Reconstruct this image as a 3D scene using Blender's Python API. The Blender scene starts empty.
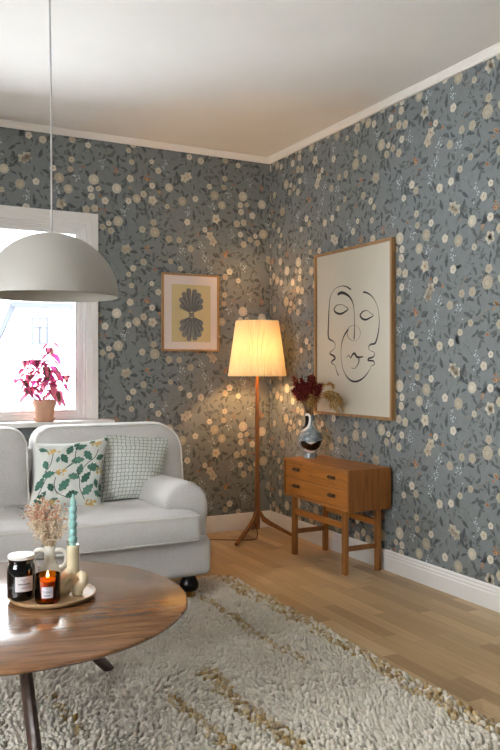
import bpy, bmesh, math, random
import numpy as np
from math import sin, cos, pi, radians, sqrt, atan2
from mathutils import Vector, Matrix, noise
random.seed(7)
scn = bpy.context.scene
col = scn.collection

# ------------------------------------------------------------------ camera, sky, lights, exposure
XW, YW, HC = 2.670, 4.804, 2.60          # right wall, back wall, ceiling height
XL, YF = -1.95, -2.30                    # left wall, wall behind the camera
cd = bpy.data.cameras.new('camera'); cam = bpy.data.objects.new('camera', cd); col.objects.link(cam)
cd.sensor_width = 36; cd.lens = 37.2; cd.shift_y = -7/750
cam.location = (0, 0, 1.12); cam.rotation_euler = (radians(90), 0, -radians(27.59))
cd.clip_start = 0.02
scn.camera = cam
w = bpy.data.worlds.new('sky'); scn.world = w; w.use_nodes = True
wn = w.node_tree.nodes; wl = w.node_tree.links
bg = wn['Background']
tc = wn.new('ShaderNodeTexCoord'); sp = wn.new('ShaderNodeSeparateXYZ'); cr = wn.new('ShaderNodeValToRGB')
wl.new(tc.outputs['Generated'], sp.inputs[0]); wl.new(sp.outputs['Z'], cr.inputs[0]); wl.new(cr.outputs[0], bg.inputs[0])
cr.color_ramp.elements[0].color = (0.96, 0.975, 1.0, 1); cr.color_ramp.elements[1].color = (0.88, 0.935, 1.0, 1)
bg.inputs[1].default_value = 14.0
def area(name, loc, rot, sx, sy, power, color=(1, 1, 1), portal=False):
    l = bpy.data.lights.new(name, 'AREA'); l.shape = 'RECTANGLE'; l.size = sx; l.size_y = sy
    l.energy = power; l.color = color
    if portal: l.cycles.is_portal = True
    o = bpy.data.objects.new(name, l); col.objects.link(o); o.location = loc; o.rotation_euler = rot
    return o
# the sky seen through the window behind the sofa (a sampling portal, it gives off nothing itself)
area('window_portal', (0.60, YW+0.13, 1.41), (radians(-90), 0, 0), 1.49, 1.22, 1, portal=True)
# daylight coming in by the window of the left wall
area('side_window_daylight', (XL+0.04, 1.2, 1.45), (0, radians(-90), 0), 1.2, 1.9, 7, (1.0, 0.98, 0.95))
scn.view_settings.view_transform = 'Standard'; scn.view_settings.look = 'None'
scn.view_settings.exposure = 0.36; scn.view_settings.gamma = 1.0
scn.view_settings.use_curve_mapping = False

# ------------------------------------------------------------------ materials
def lin(c):
    f = lambda v: (v/12.92 if v <= 0.04045 else ((v+0.055)/1.055)**2.4)
    return tuple(f(v/255) for v in c)+(1,)
class NT:
    def __init__(s, name):
        s.m = bpy.data.materials.new(name); s.m.use_nodes = True
        s.t = s.m.node_tree; s.n = s.t.nodes; s.b = s.n['Principled BSDF']; s.out = s.n['Material Output']
    def node(s, typ, **kw):
        n = s.n.new('ShaderNode'+typ)
        for k, v in kw.items(): setattr(n, k, v)
        return n
    def set(s, sock, v):
        if isinstance(v, bpy.types.NodeSocket): s.t.links.new(v, sock)
        elif v is not None:
            if isinstance(v, (tuple, list)) and sock.type == 'VECTOR': v = v[:3]
            sock.default_value = v
    def math(s, op, a, b=None, c=None):
        n = s.node('Math', operation=op); s.set(n.inputs[0], a)
        if b is not None: s.set(n.inputs[1], b)
        if c is not None: s.set(n.inputs[2], c)
        return n.outputs[0]
    def coord(s, kind='Object', scale=(1, 1, 1), rot=(0, 0, 0), loc=(0, 0, 0)):
        t = s.node('TexCoord'); m = s.node('Mapping'); s.t.links.new(t.outputs[kind], m.inputs[0])
        m.inputs['Scale'].default_value = scale; m.inputs['Rotation'].default_value = rot; m.inputs['Location'].default_value = loc
        return m.outputs[0]
    def noise(s, vec, scale=5, detail=3, rough=.5, dist=0):
        n = s.node('TexNoise'); s.set(n.inputs['Vector'], vec); n.inputs['Scale'].default_value = scale
        n.inputs['Detail'].default_value = detail; n.inputs['Roughness'].default_value = rough; n.inputs['Distortion'].default_value = dist
        return n.outputs['Fac']
    def ramp(s, fac, stops):
        n = s.node('ValToRGB'); s.set(n.inputs[0], fac); e = n.color_ramp.elements
        while len(e) < len(stops): e.new(.5)
        for i, (p, c) in enumerate(stops): e[i].position = p; e[i].color = c
        return n.outputs[0]
    def mix(s, fac, a, b, mode='MIX'):
        n = s.node('Mix', data_type='RGBA', blend_type=mode)
        s.set(n.inputs[0], fac); s.set(n.inputs[6], a); s.set(n.inputs[7], b)
        return n.outputs[2]
    def bump(s, h, strength=.3, dist=.002):
        n = s.node('Bump'); n.inputs['Strength'].default_value = strength; n.inputs['Distance'].default_value = dist
        s.set(n.inputs['Height'], h); s.t.links.new(n.outputs[0], s.b.inputs['Normal'])
    def p(s, **kw):
        names = {'color': 'Base Color', 'rough': 'Roughness', 'metal': 'Metallic', 'coat': 'Coat Weight', 'coatr': 'Coat Roughness',
                 'sheen': 'Sheen Weight', 'spec': 'Specular IOR Level', 'emit': 'Emission Color', 'estr': 'Emission Strength', 'sss': 'Subsurface Weight',
                 'trans': 'Transmission Weight', 'alpha': 'Alpha'}
        for k, v in kw.items(): s.set(s.b.inputs[names[k]], v)
        return s.m
def plain(name, c, rough=.5, var=.06, scale=8, bump=0, bscale=60, **kw):
    t = NT(name); v = t.coord()
    c = lin(c); n = t.noise(v, scale, 4)
    lo = tuple(x*(1-var) for x in c[:3])+(1,); hi = tuple(min(1, x*(1+var)) for x in c[:3])+(1,)
    if bump: t.bump(t.noise(v, bscale, 3), bump, .001)
    return t.p(color=t.ramp(n, [(.3, lo), (.7, hi)]), rough=rough, **kw)
def wood(name, c1, c2, axis='Y', rough=.4, scale=1.0, **kw):
    t = NT(name); st = {'X': (1.2, 14, 14), 'Y': (14, 1.2, 14), 'Z': (14, 14, 1.2)}[axis]
    v = t.coord('Object', tuple(a*scale for a in st))
    n = t.noise(v, 3.0, 6, .6, .6); n2 = t.noise(v, 14.0, 3, .6)
    f = t.math('ADD', t.math('MULTIPLY', n, .75), t.math('MULTIPLY', n2, .25))
    t.bump(f, .08, .001)
    return t.p(color=t.ramp(f, [(.30, lin(c2)), (.52, lin(c1)), (.72, lin([min(255, x*1.12) for x in c1]))]), rough=rough, **kw)
def vcol(name, rough=.6, bump=0, bscale=300, weave=False, **kw):
    t = NT(name); a = t.node('Attribute'); a.attribute_name = 'Col'
    v = t.coord(); n = t.noise(v, 30, 3)
    c = t.mix(.5, a.outputs['Color'], t.ramp(n, [(.3, (.44, .44, .44, 1)), (.7, (.56, .56, .56, 1))]), 'OVERLAY')
    if bump: t.bump(t.noise(v, bscale, 2), bump, .001)
    return t.p(color=c, rough=rough, **kw)
def fabric(name, c, s=420, bump=.5, fleck=.10):
    t = NT(name); v = t.coord()
    b = t.node('TexWave', wave_type='BANDS', bands_direction='X'); t.set(b.inputs[0], v); b.inputs['Scale'].default_value = s
    b.inputs['Distortion'].default_value = 2
    b2 = t.node('TexWave', wave_type='BANDS', bands_direction='Z'); t.set(b2.inputs[0], v); b2.inputs['Scale'].default_value = s
    b2.inputs['Distortion'].default_value = 2
    n = t.noise(v, 160, 4, .7); big = t.noise(v, 4, 4)
    c = lin(c); lo = tuple(x*(1-fleck*1.5) for x in c[:3])+(1,); hi = tuple(min(1, x*(1+fleck)) for x in c[:3])+(1,)
    h = t.math('ADD', t.math('ADD', b.outputs['Fac'], b2.outputs['Fac']), n)
    t.bump(t.math('ADD', t.math('MULTIPLY', h, .25), t.math('MULTIPLY', big, 5)), bump, .0015)
    return t.p(color=t.ramp(n, [(.25, lo), (.75, hi)]), rough=.9, sheen=.25, spec=.2)
def oak_floor():
    t = NT('oak_parquet'); tcn = t.node('TexCoord'); s = t.node('SeparateXYZ'); t.set(s.inputs[0], tcn.outputs['Object'])
    x, y = s.outputs['X'], s.outputs['Y']
    W, L = .0685, .46
    row = t.math('FLOOR', t.math('DIVIDE', x, W))
    wn1 = t.node('TexWhiteNoise', noise_dimensions='1D'); t.set(wn1.inputs['W'], row)
    yy = t.math('ADD', t.math('DIVIDE', y, L), t.math('MULTIPLY', wn1.outputs['Value'], 7))
    colm = t.math('FLOOR', yy)
    cv = t.node('CombineXYZ'); t.set(cv.inputs[0], row); t.set(cv.inputs[1], colm)
    wn2 = t.node('TexWhiteNoise', noise_dimensions='2D'); t.set(wn2.inputs['Vector'], cv.outputs[0])
    r = wn2.outputs['Value']
    cv2 = t.node('CombineXYZ'); t.set(cv2.inputs[0], t.math('ADD', t.math('MULTIPLY', x, 38), t.math('MULTIPLY', r, 50)))
    t.set(cv2.inputs[1], t.math('MULTIPLY', y, 2.2)); t.set(cv2.inputs[2], t.math('MULTIPLY', r, 30))
    g = t.noise(cv2.outputs[0], 1.6, 5, .6, .5)
    base = t.ramp(r, [(0, lin((160, 130, 92))), (.25, lin((182, 152, 110))), (.7, lin((191, 161, 120))), (1, lin((204, 176, 134)))])
    c = t.mix(.45, base, t.ramp(g, [(.3, (.36, .34, .32, 1)), (.7, (.62, .62, .62, 1))]), 'OVERLAY')
    fx = t.math('FRACT', t.math('DIVIDE', x, W)); fy = t.math('FRACT', yy)
    seam = t.math('MAXIMUM', t.math('GREATER_THAN', t.math('ABSOLUTE', t.math('SUBTRACT', fx, .5)), .485),
                  t.math('GREATER_THAN', t.math('ABSOLUTE', t.math('SUBTRACT', fy, .5)), .4975))
    c = t.mix(t.math('MULTIPLY', seam, .35), c, lin((96, 66, 42)))
    t.bump(t.math('SUBTRACT', g, t.math('MULTIPLY', seam, 1.0)), .10, .0008)
    return t.p(color=c, rough=t.math('ADD', .30, t.math('MULTIPLY', g, .15)), spec=.5)
def walnut_top():
    t = NT('walnut_tabletop'); v = t.coord('Object', (1, 1, 1), (0, 0, radians(12)))
    s = t.node('SeparateXYZ'); t.set(s.inputs[0], v)
    W = .115; row = t.math('FLOOR', t.math('DIVIDE', s.outputs['Y'], W))
    wn1 = t.node('TexWhiteNoise', noise_dimensions='1D'); t.set(wn1.inputs['W'], row); r = wn1.outputs['Value']
    cv = t.node('CombineXYZ'); t.set(cv.inputs[0], t.math('MULTIPLY', s.outputs['X'], 1.6)); t.set(cv.inputs[1], t.math('MULTIPLY', s.outputs['Y'], 12))
    t.set(cv.inputs[2], t.math('MULTIPLY', r, 20))
    g = t.noise(cv.outputs[0], 2.2, 7, .62, 1.6)
    base = t.ramp(g, [(.22, lin((82, 52, 32))), (.42, lin((124, 84, 54))), (.6, lin((150, 106, 70))), (.8, lin((178, 136, 96)))])
    c = t.mix(.35, base, t.ramp(r, [(0, (.36, .36, .36, 1)), (1, (.62, .62, .62, 1))]), 'OVERLAY')
    t.bump(g, .04, .001)
    return t.p(color=c, rough=.27, spec=.55, coat=.6, coatr=.16)

M = {}
M['plaster'] = plain('ceiling_plaster', (236, 231, 223), .9, .02, 3)
M['white_paint'] = plain('white_paint', (228, 226, 222), .45, .02, 4)
M['wallpaper'] = vcol('floral_wallpaper', .75, spec=.25)
M['plain_wall'] = plain('plain_wall', (205, 203, 198), .9, .03, 3)
M['floor'] = oak_floor()
M['teak'] = wood('teak', (168, 106, 44), (124, 72, 28), 'Y', .38, spec=.45)
M['teak_z'] = wood('teak_upright', (152, 98, 46), (112, 66, 28), 'Z', .4)
M['teak_x'] = wood('teak_cross', (144, 90, 42), (110, 64, 28), 'Z', .35, spec=.5)
M['dark_pull'] = plain('dark_wood_pull', (62, 30, 16), .4)
M['lamp_wood'] = wood('lamp_wood', (140, 90, 46), (100, 60, 28), 'Z', .38)
M['walnut'] = walnut_top()
M['walnut_dark'] = wood('walnut_leg', (74, 50, 38), (44, 30, 24), 'Z', .4)
M['tray_wood'] = wood('tray_wood', (190, 158, 118), (158, 124, 86), 'X', .5)
M['sofa'] = fabric('sofa_linen', (213, 209, 206))
M['piping'] = fabric('sofa_piping', (224, 221, 215))
M['black_foot'] = plain('black_lacquer', (14, 14, 15), .25)
M['brass'] = plain('brass', (190, 150, 80), .3, metal=1.0)
M['floral_print'] = vcol('floral_cushion_cloth', .9, .25, 350, spec=.2)
M['pendant'] = plain('matt_pendant_paint', (168, 165, 158), .55, .01)
M['pendant_in'] = plain('pendant_inside', (190, 187, 178), .6, .01)
M['cord'] = plain('grey_cord', (170, 168, 164), .6)
M['brown_cord'] = plain('brown_cord', (100, 66, 42), .6)
M['frame_oak'] = wood('oak_frame', (176, 134, 84), (140, 100, 58), 'Z', .4)
M['frame_oak_dark'] = wood('oak_frame_brown', (166, 126, 80), (130, 94, 56), 'Z', .4)
M['paper'] = plain('art_paper', (204, 197, 180), .5, .01, coat=.35, coatr=.04)
M['mat'] = plain('picture_mat', (222, 210, 204), .5, .01, coat=.35, coatr=.04)
M['yellow_paper'] = plain('yellow_paper', (200, 184, 138), .5, .02, coat=.35, coatr=.04)
M['ink'] = plain('black_ink', (22, 20, 20), .5)
M['shell_ink'] = plain('blue_grey_ink', (116, 122, 124), .5, .12, 60)
M['shell_line'] = plain('dark_blue_grey_ink', (58, 62, 68), .5)
M['terracotta'] = plain('terracotta', (206, 160, 132), .85, .08, 14, .2, 80)
M['soil'] = plain('soil', (60, 44, 34), .95, .3, 80, .6)
M['plant'] = None
M['stem'] = plain('plant_stem', (150, 84, 76), .6)
M['red_dry'] = vcol('dried_flower', .9, spec=.1)
M['black_glaze'] = plain('black_glaze', (12, 11, 11), .12, coat=1.0)
M['white_glaze'] = plain('white_glaze', (234, 231, 224), .2, .03, coat=.6)
M['cream_glaze'] = plain('cream_glaze', (216, 204, 170), .16, .02, coat=.8)
M['off_white_glaze'] = plain('off_white_glaze', (222, 218, 206), .16, .02, coat=.8)
M['black_glass'] = plain('black_glass', (8, 8, 10), .06, coat=.5)
M['white_lid'] = plain('white_lid', (236, 234, 230), .3, .01)
M['label'] = plain('paper_label', (226, 222, 224), .6, .02)
M['label_ink'] = plain('label_ink', (70, 62, 70), .6)
M['wax'] = plain('teal_wax', (150, 200, 196), .45, .04, sss=.1)
M['wick'] = plain('wick', (30, 24, 20), .9)
M['red_dot'] = plain('red_sticker', (190, 20, 50), .4)
M['snow'] = plain('snow', (240, 243, 248), .9, .02, 1)
M['facade'] = plain('pale_facade', (196, 196, 196), .9, .02, 1)
M['facade_trim'] = plain('grey_trim', (60, 62, 68), .9, .03, 1)
M['foundation'] = plain('grey_foundation', (112, 114, 116), .9, .05, 2)
M['house_pane'] = plain('house_window_glass', (66, 70, 80), .3, .05, 2)
M['rug_back'] = plain('rug_backing', (150, 142, 128), .95)

def special():
    t = NT('painted_vase'); v = t.coord()
    n = t.noise(v, 26, 5, .65, 1.2)
    M['vase_glaze'] = t.p(color=t.ramp(n, [(.35, lin((106, 120, 128))), (.5, lin((136, 148, 152))), (.68, lin((180, 184, 180)))]), rough=.2, coat=.6)
    # pleated cloth shade: light passes through it
    t = NT('pleated_shade_cloth'); d = t.node('BsdfDiffuse'); tr = t.node('BsdfTranslucent'); mx = t.node('MixShader')
    c = t.ramp(t.noise(t.coord('Object', (30, 30, 1)), 3, 2), [(.3, lin((244, 220, 170))), (.7, lin((250, 230, 186)))])
    t.set(d.inputs[0], c); t.set(tr.inputs[0], c); mx.inputs[0].default_value = .075
    t.t.links.new(d.outputs[0], mx.inputs[1]); t.t.links.new(tr.outputs[0], mx.inputs[2]); t.t.links.new(mx.outputs[0], t.out.inputs[0])
    M['shade'] = t.m
    # coleus leaves
    t = NT('coleus_leaf'); d = t.node('BsdfDiffuse'); tr = t.node('BsdfTranslucent'); mx = t.node('MixShader')
    a = t.node('Attribute'); a.attribute_name = 'Col'
    t.set(d.inputs[0], a.outputs['Color']); t.set(tr.inputs[0], a.outputs['Color']); mx.inputs[0].default_value = .42
    t.t.links.new(d.outputs[0], mx.inputs[1]); t.t.links.new(tr.outputs[0], mx.inputs[2]); t.t.links.new(mx.outputs[0], t.out.inputs[0])
    M['plant'] = t.m
    # clear pane and amber glass (thin, straight-through)
    def glass(name, colr, gl):
        t = NT(name); tp = t.node('BsdfTransparent'); g = t.node('BsdfGlossy'); mx = t.node('MixShader'); f = t.node('Fresnel')
        tp.inputs[0].default_value = colr; g.inputs['Roughness'].default_value = .02
        f.inputs[0].default_value = gl
        t.t.links.new(f.outputs[0], mx.inputs[0]); t.t.links.new(tp.outputs[0], mx.inputs[1]); t.t.links.new(g.outputs[0], mx.inputs[2]); t.t.links.new(mx.outputs[0], t.out.inputs[0])
        return t.m
    M['pane'] = glass('window_glass', (.97, .98, .98, 1), 1.25)
    M['amber'] = glass('amber_glass', (.86, .46, .07, 1), 1.45)
    for nm, c, s in (('bulb_glow', (1.0, .58, .24, 1), 270.0), ('flame', (1.0, .62, .22, 1), 14.0)):
        t = NT(nm); e = t.node('Emission'); e.inputs[0].default_value = c; e.inputs[1].default_value = s
        t.t.links.new(e.outputs[0], t.out.inputs[0]); M[nm] = t.m
    t = NT('candle_wax_warm')
    M['warm_wax'] = t.p(color=lin((232, 190, 120)), rough=.5, sss=.2)
    # checked cushion: grey-green lattice over off-white
    t = NT('checked_cushion_cloth'); u = t.node('TexCoord'); mp = t.node('Mapping'); t.t.links.new(u.outputs['UV'], mp.inputs[0])
    nz = t.noise(mp.outputs[0], 9, 2); br = t.node('TexBrick'); br.offset = .12; br.offset_frequency = 2; br.squash = 1
    wv = t.node('VectorMath', operation='ADD'); t.t.links.new(mp.outputs[0], wv.inputs[0])
    cb = t.node('CombineXYZ'); t.set(cb.inputs[0], t.math('MULTIPLY', nz, .03)); t.set(cb.inputs[1], t.math('MULTIPLY', t.noise(mp.outputs[0], 7, 2), .03))
    t.t.links.new(cb.outputs[0], wv.inputs[1]); t.t.links.new(wv.outputs[0], br.inputs['Vector'])
    br.inputs['Color1'].default_value = lin((212, 213, 206)); br.inputs['Color2'].default_value = lin((218, 219, 212)); br.inputs['Mortar'].default_value = lin((142, 152, 145))
    br.inputs['Scale'].default_value = 1; br.inputs['Brick Width'].default_value = 1/17; br.inputs['Row Height'].default_value = 1/18
    br.inputs['Mortar Size'].default_value = .0052; br.inputs['Mortar Smooth'].default_value = .3
    t.bump(t.noise(t.coord(), 350, 2), .25, .001)
    M['checked'] = t.p(color=br.outputs['Color'], rough=.9, spec=.2)
    # rug pile
    t = NT('rug_pile'); a = t.node('Attribute'); a.attribute_name = 'Col'
    M['pile'] = t.p(color=a.outputs['Color'], rough=1, spec=.05, sheen=.3)
special()

# ------------------------------------------------------------------ mesh tools
class MB:
    def __init__(s): s.v = []; s.f = []; s.c = []; s.uv = None
    def add(s, vs, fs, c=None):
        o = len(s.v); s.v += [tuple(p) for p in vs]; s.f += [tuple(i+o for i in f) for f in fs]; s.c += [c]*len(fs)
    def build(s, name, mat, parent=None, smooth=True, origin=(0, 0, 0), weld=False, bevel=0, label=None, cols=False):
        org = Vector(origin)
        if parent is not None:
            org = Vector((0, 0, 0)); p = parent
            while p is not None: org += p.location; p = p.parent
        me = bpy.data.meshes.new(name)
        me.from_pydata([tuple(Vector(p)-org) for p in s.v], [], s.f)
        if cols or any(c is not None for c in s.c):
            at = me.color_attributes.new('Col', 'FLOAT_COLOR', 'CORNER')
            data = []
            for pl, c in zip(me.polygons, s.c):
                data += list(c if c is not None else (.5, .5, .5, 1))*pl.loop_total
            at.data.foreach_set('color', data)
        if weld or bevel or not cols:
            bm = bmesh.new(); bm.from_mesh(me)
            if weld: bmesh.ops.remove_doubles(bm, verts=bm.verts, dist=1e-5)
            if not any(c is not None for c in s.c): bmesh.ops.recalc_face_normals(bm, faces=bm.faces)
            bm.to_mesh(me); bm.free()
        if smooth:
            me.polygons.foreach_set('use_smooth', [True]*len(me.polygons))
        if smooth: me.set_sharp_from_angle(angle=radians(42))
        me.materials.append(mat if not isinstance(mat, str) else M[mat])
        o = bpy.data.objects.new(name, me); col.objects.link(o)
        if parent is not None: o.parent = parent
        else: o.location = org
        if bevel:
            b = o.modifiers.new('bevel', 'BEVEL'); b.width = bevel; b.segments = 2; b.limit_method = 'ANGLE'
        if label: o['label'] = label
        return o
    # shapes
    def box(s, x0, x1, y0, y1, z0, z1, c=None, mat=None):
        v = [(x, y, z) for z in (z0, z1) for y in (y0, y1) for x in (x0, x1)]
        if mat is not None: v = [mat @ Vector(p) for p in v]
        s.add(v, [(0, 2, 3, 1), (4, 5, 7, 6), (0, 1, 5, 4), (2, 6, 7, 3), (0, 4, 6, 2), (1, 3, 7, 5)], c); return s
    def lathe(s, prof, n=40, ctr=(0, 0, 0), c=None, cap0=True, cap1=True, rad=None):
        v = []; f = []
        for r, z in prof:
            for k in range(n):
                a = 2*pi*k/n; rr = r*(rad(a, z) if rad else 1)
                v.append((ctr[0]+rr*cos(a), ctr[1]+rr*sin(a), ctr[2]+z))
        for i in range(len(prof)-1):
            for k in range(n):
                k2 = (k+1) % n
                f.append((i*n+k, i*n+k2, (i+1)*n+k2, (i+1)*n+k))
        if cap0: f.append(tuple(reversed(range(n))))
        if cap1: f.append(tuple((len(prof)-1)*n+k for k in range(n)))
        s.add(v, f, c); return s
    def tube(s, path, r, n=10, c=None, closed=False, flat=1.0, up=(0, 0, 1), caps=True):
        P = [Vector(p) for p in path]; N = len(P); R = r if isinstance(r, (list, tuple)) else [r]*N
        v = []; f = []; u0 = None
        for i in range(N):
            a = P[(i-1) % N] if (closed or i > 0) else P[i]; b = P[(i+1) % N] if (closed or i < N-1) else P[i]
            t = (b-a)
            if t.length < 1e-9: t = Vector((0, 0, 1))
            t.normalize()
            if u0 is None:
                u = Vector(up)
                if abs(u.dot(t)) > .95: u = Vector((1, 0, 0))
            else: u = u0
            u = (u-t*u.dot(t)).normalized(); u0 = u; w_ = t.cross(u)
            for k in range(n):
                an = 2*pi*k/n; v.append(P[i]+u*(cos(an)*R[i])+w_*(sin(an)*R[i]*flat))
        M_ = N if closed else N-1
        for i in range(M_):
            j = (i+1) % N
            for k in range(n):
                k2 = (k+1) % n; f.append((i*n+k, i*n+k2, j*n+k2, j*n+k))
        if not closed and caps: f += [tuple(reversed(range(n))), tuple((N-1)*n+k for k in range(n))]
        s.add(v, f, c); return s
    def prism(s, poly, axis, a, b, c=None):
        # poly in the two other axes
        def P(p, t):
            return {'x': (t, p[0], p[1]), 'y': (p[0], t, p[1]), 'z': (p[0], p[1], t)}[axis]
        n = len(poly); v = [P(p, a) for p in poly]+[P(p, b) for p in poly]
        f = [tuple(range(n)), tuple(reversed(range(n, 2*n)))]+[(i, (i+1) % n, n+(i+1) % n, n+i) for i in range(n)]
        s.add(v, f, c); return s
    def sphere(s, ctr, r, n=12, m=8, c=None, sc=(1, 1, 1)):
        v = [(ctr[0], ctr[1], ctr[2]-r*sc[2])]; f = []
        for i in range(1, m):
            t = -pi/2+pi*i/m
            for k in range(n):
                a = 2*pi*k/n; v.append((ctr[0]+r*sc[0]*cos(t)*cos(a), ctr[1]+r*sc[1]*cos(t)*sin(a), ctr[2]+r*sc[2]*sin(t)))
        v.append((ctr[0], ctr[1], ctr[2]+r*sc[2])); L = len(v)-1
        for k in range(n): f.append((0, 1+(k+1) % n, 1+k)); f.append((L, L-n+k, L-n+(k+1) % n))
        for i in range(m-2):
            for k in range(n):
                k2 = (k+1) % n; f.append((1+i*n+k, 1+i*n+k2, 1+(i+1)*n+k2, 1+(i+1)*n+k))
        s.add(v, f, c); return s
    def rbox(s, x0, x1, y0, y1, z0, z1, r, n=8, fn=None):
        c = Vector(((x0+x1)/2, (y0+y1)/2, (z0+z1)/2)); h = Vector(((x1-x0)/2, (y1-y0)/2, (z1-z0)/2))
        def steps(hh):
            k = max(.02, r/hh); k = min(k, .95)
            e = [-1+k*t for t in (0, .33, .66, 1)]
            mid = [(-1+k)+(2-2*k)*i/n for i in range(1, n)]
            return e+mid+[-t for t in reversed(e)]
        for ax in range(3):
            a, b = [(1, 2), (2, 0), (0, 1)][ax]; ta, tb = steps(h[a]), steps(h[b])
            for sg in (-1, 1):
                v = []
                for q in tb:
                    for p_ in ta:
                        P = Vector((0, 0, 0)); P[ax] = sg*h[ax]; P[a] = p_*h[a]; P[b] = q*h[b]
                        Q = Vector([max(-(h[i]-r), min(h[i]-r, P[i])) if h[i] > r else 0 for i in range(3)])
                        d = P-Q
                        # equal-angle corner spacing
                        d = Vector([sin(d[i]/r*pi/4)/cos(d[i]/r*pi/4) if abs(d[i]) > 1e-9 else 0 for i in range(3)])
                        if d.length > 1e-9: P = Q+d.normalized()*r
                        if fn: P = fn(P, h)
                        v.append(c+P)
                na = len(ta); f = []
                for j in range(len(tb)-1):
                    for i in range(na-1):
                        q = (j*na+i, j*na+i+1, (j+1)*na+i+1, (j+1)*na+i); f.append(q if sg > 0 else q[::-1])
                s.add(v, f)
        return s

def tag(o, label=None, cat=None, group=None, kind=None):
    if label: o['label'] = label
    if cat: o['category'] = cat
    if group: o['group'] = group
    if kind: o['kind'] = kind
    return o
def thing(name, loc, label, cat, group=None):
    o = bpy.data.objects.new(name, None); o.empty_display_size = .05; col.objects.link(o); o.location = loc
    return tag(o, label, cat, group)
def struct(name, mb, mat, label=None, **kw):
    o = mb.build(name, mat, **kw); o['kind'] = 'structure'
    if label: o['label'] = label
    return o
def spline(pts, k=6, closed=False):
    P = [Vector(p) for p in pts]; out = []; N = len(P)
    for i in range(N if closed else N-1):
        if closed: a, b, c, d = P[(i-1) % N], P[i], P[(i+1) % N], P[(i+2) % N]
        else: a, b, c, d = P[max(i-1, 0)], P[i], P[i+1], P[min(i+2, N-1)]
        for j in range(k):
            t = j/k
            out.append(.5*((2*b)+(c-a)*t+(2*a-5*b+4*c-d)*t*t+(3*b-a-3*c+d)*t**3))
    if not closed: out.append(P[-1])
    return out
def jit(c, a=.08):
    k = 1+random.uniform(-a, a); return (c[0]*k, c[1]*k, c[2]*k, 1)

# ------------------------------------------------------------------ wallpaper: a repeat of flowers, leaves and sprays
GR = lin((124, 130, 130))
def leafpoly(cx, cy, L, W, ang, lobes=3, curl=.0):
    pts = []; n = 10
    for side in (1, -1):
        rng = range(n+1) if side == 1 else range(n-1, 0, -1)
        for i in rng:
            t = i/n; wd = sin(pi*t**.8)*W*.5*(1+.28*sin(t*lobes*2*pi)*(.3 < t+.3)); x = t*L-L/2; y = side*wd+curl*L*(t-.5)**2*2
            pts.append((cx+x*cos(ang)-y*sin(ang), cy+x*sin(ang)+y*cos(ang)))
    return pts
def scallop(cx, cy, r, k, depth=.16, ph=0, n=4):
    return [(cx+r*(1-depth+depth*abs(sin(k*a/2)) ** .6)*cos(a+ph), cy+r*(1-depth+depth*abs(sin(k*a/2))**.6)*sin(a+ph))
            for a in (2*pi*i/(k*n) for i in range(k*n))]
def ribbon(pts, w0):
    L = []; R = []
    for i, p in enumerate(pts):
        a = pts[max(0, i-1)]; b = pts[min(len(pts)-1, i+1)]; dx, dy = b[0]-a[0], b[1]-a[1]; d = sqrt(dx*dx+dy*dy) or 1
        L.append((p[0]-dy/d*w0/2, p[1]+dx/d*w0/2)); R.append((p[0]+dy/d*w0/2, p[1]-dx/d*w0/2))
    return [(L[i], L[i+1], R[i+1], R[i]) for i in range(len(pts)-1)]
TW, TH = 1.06, .80
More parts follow.
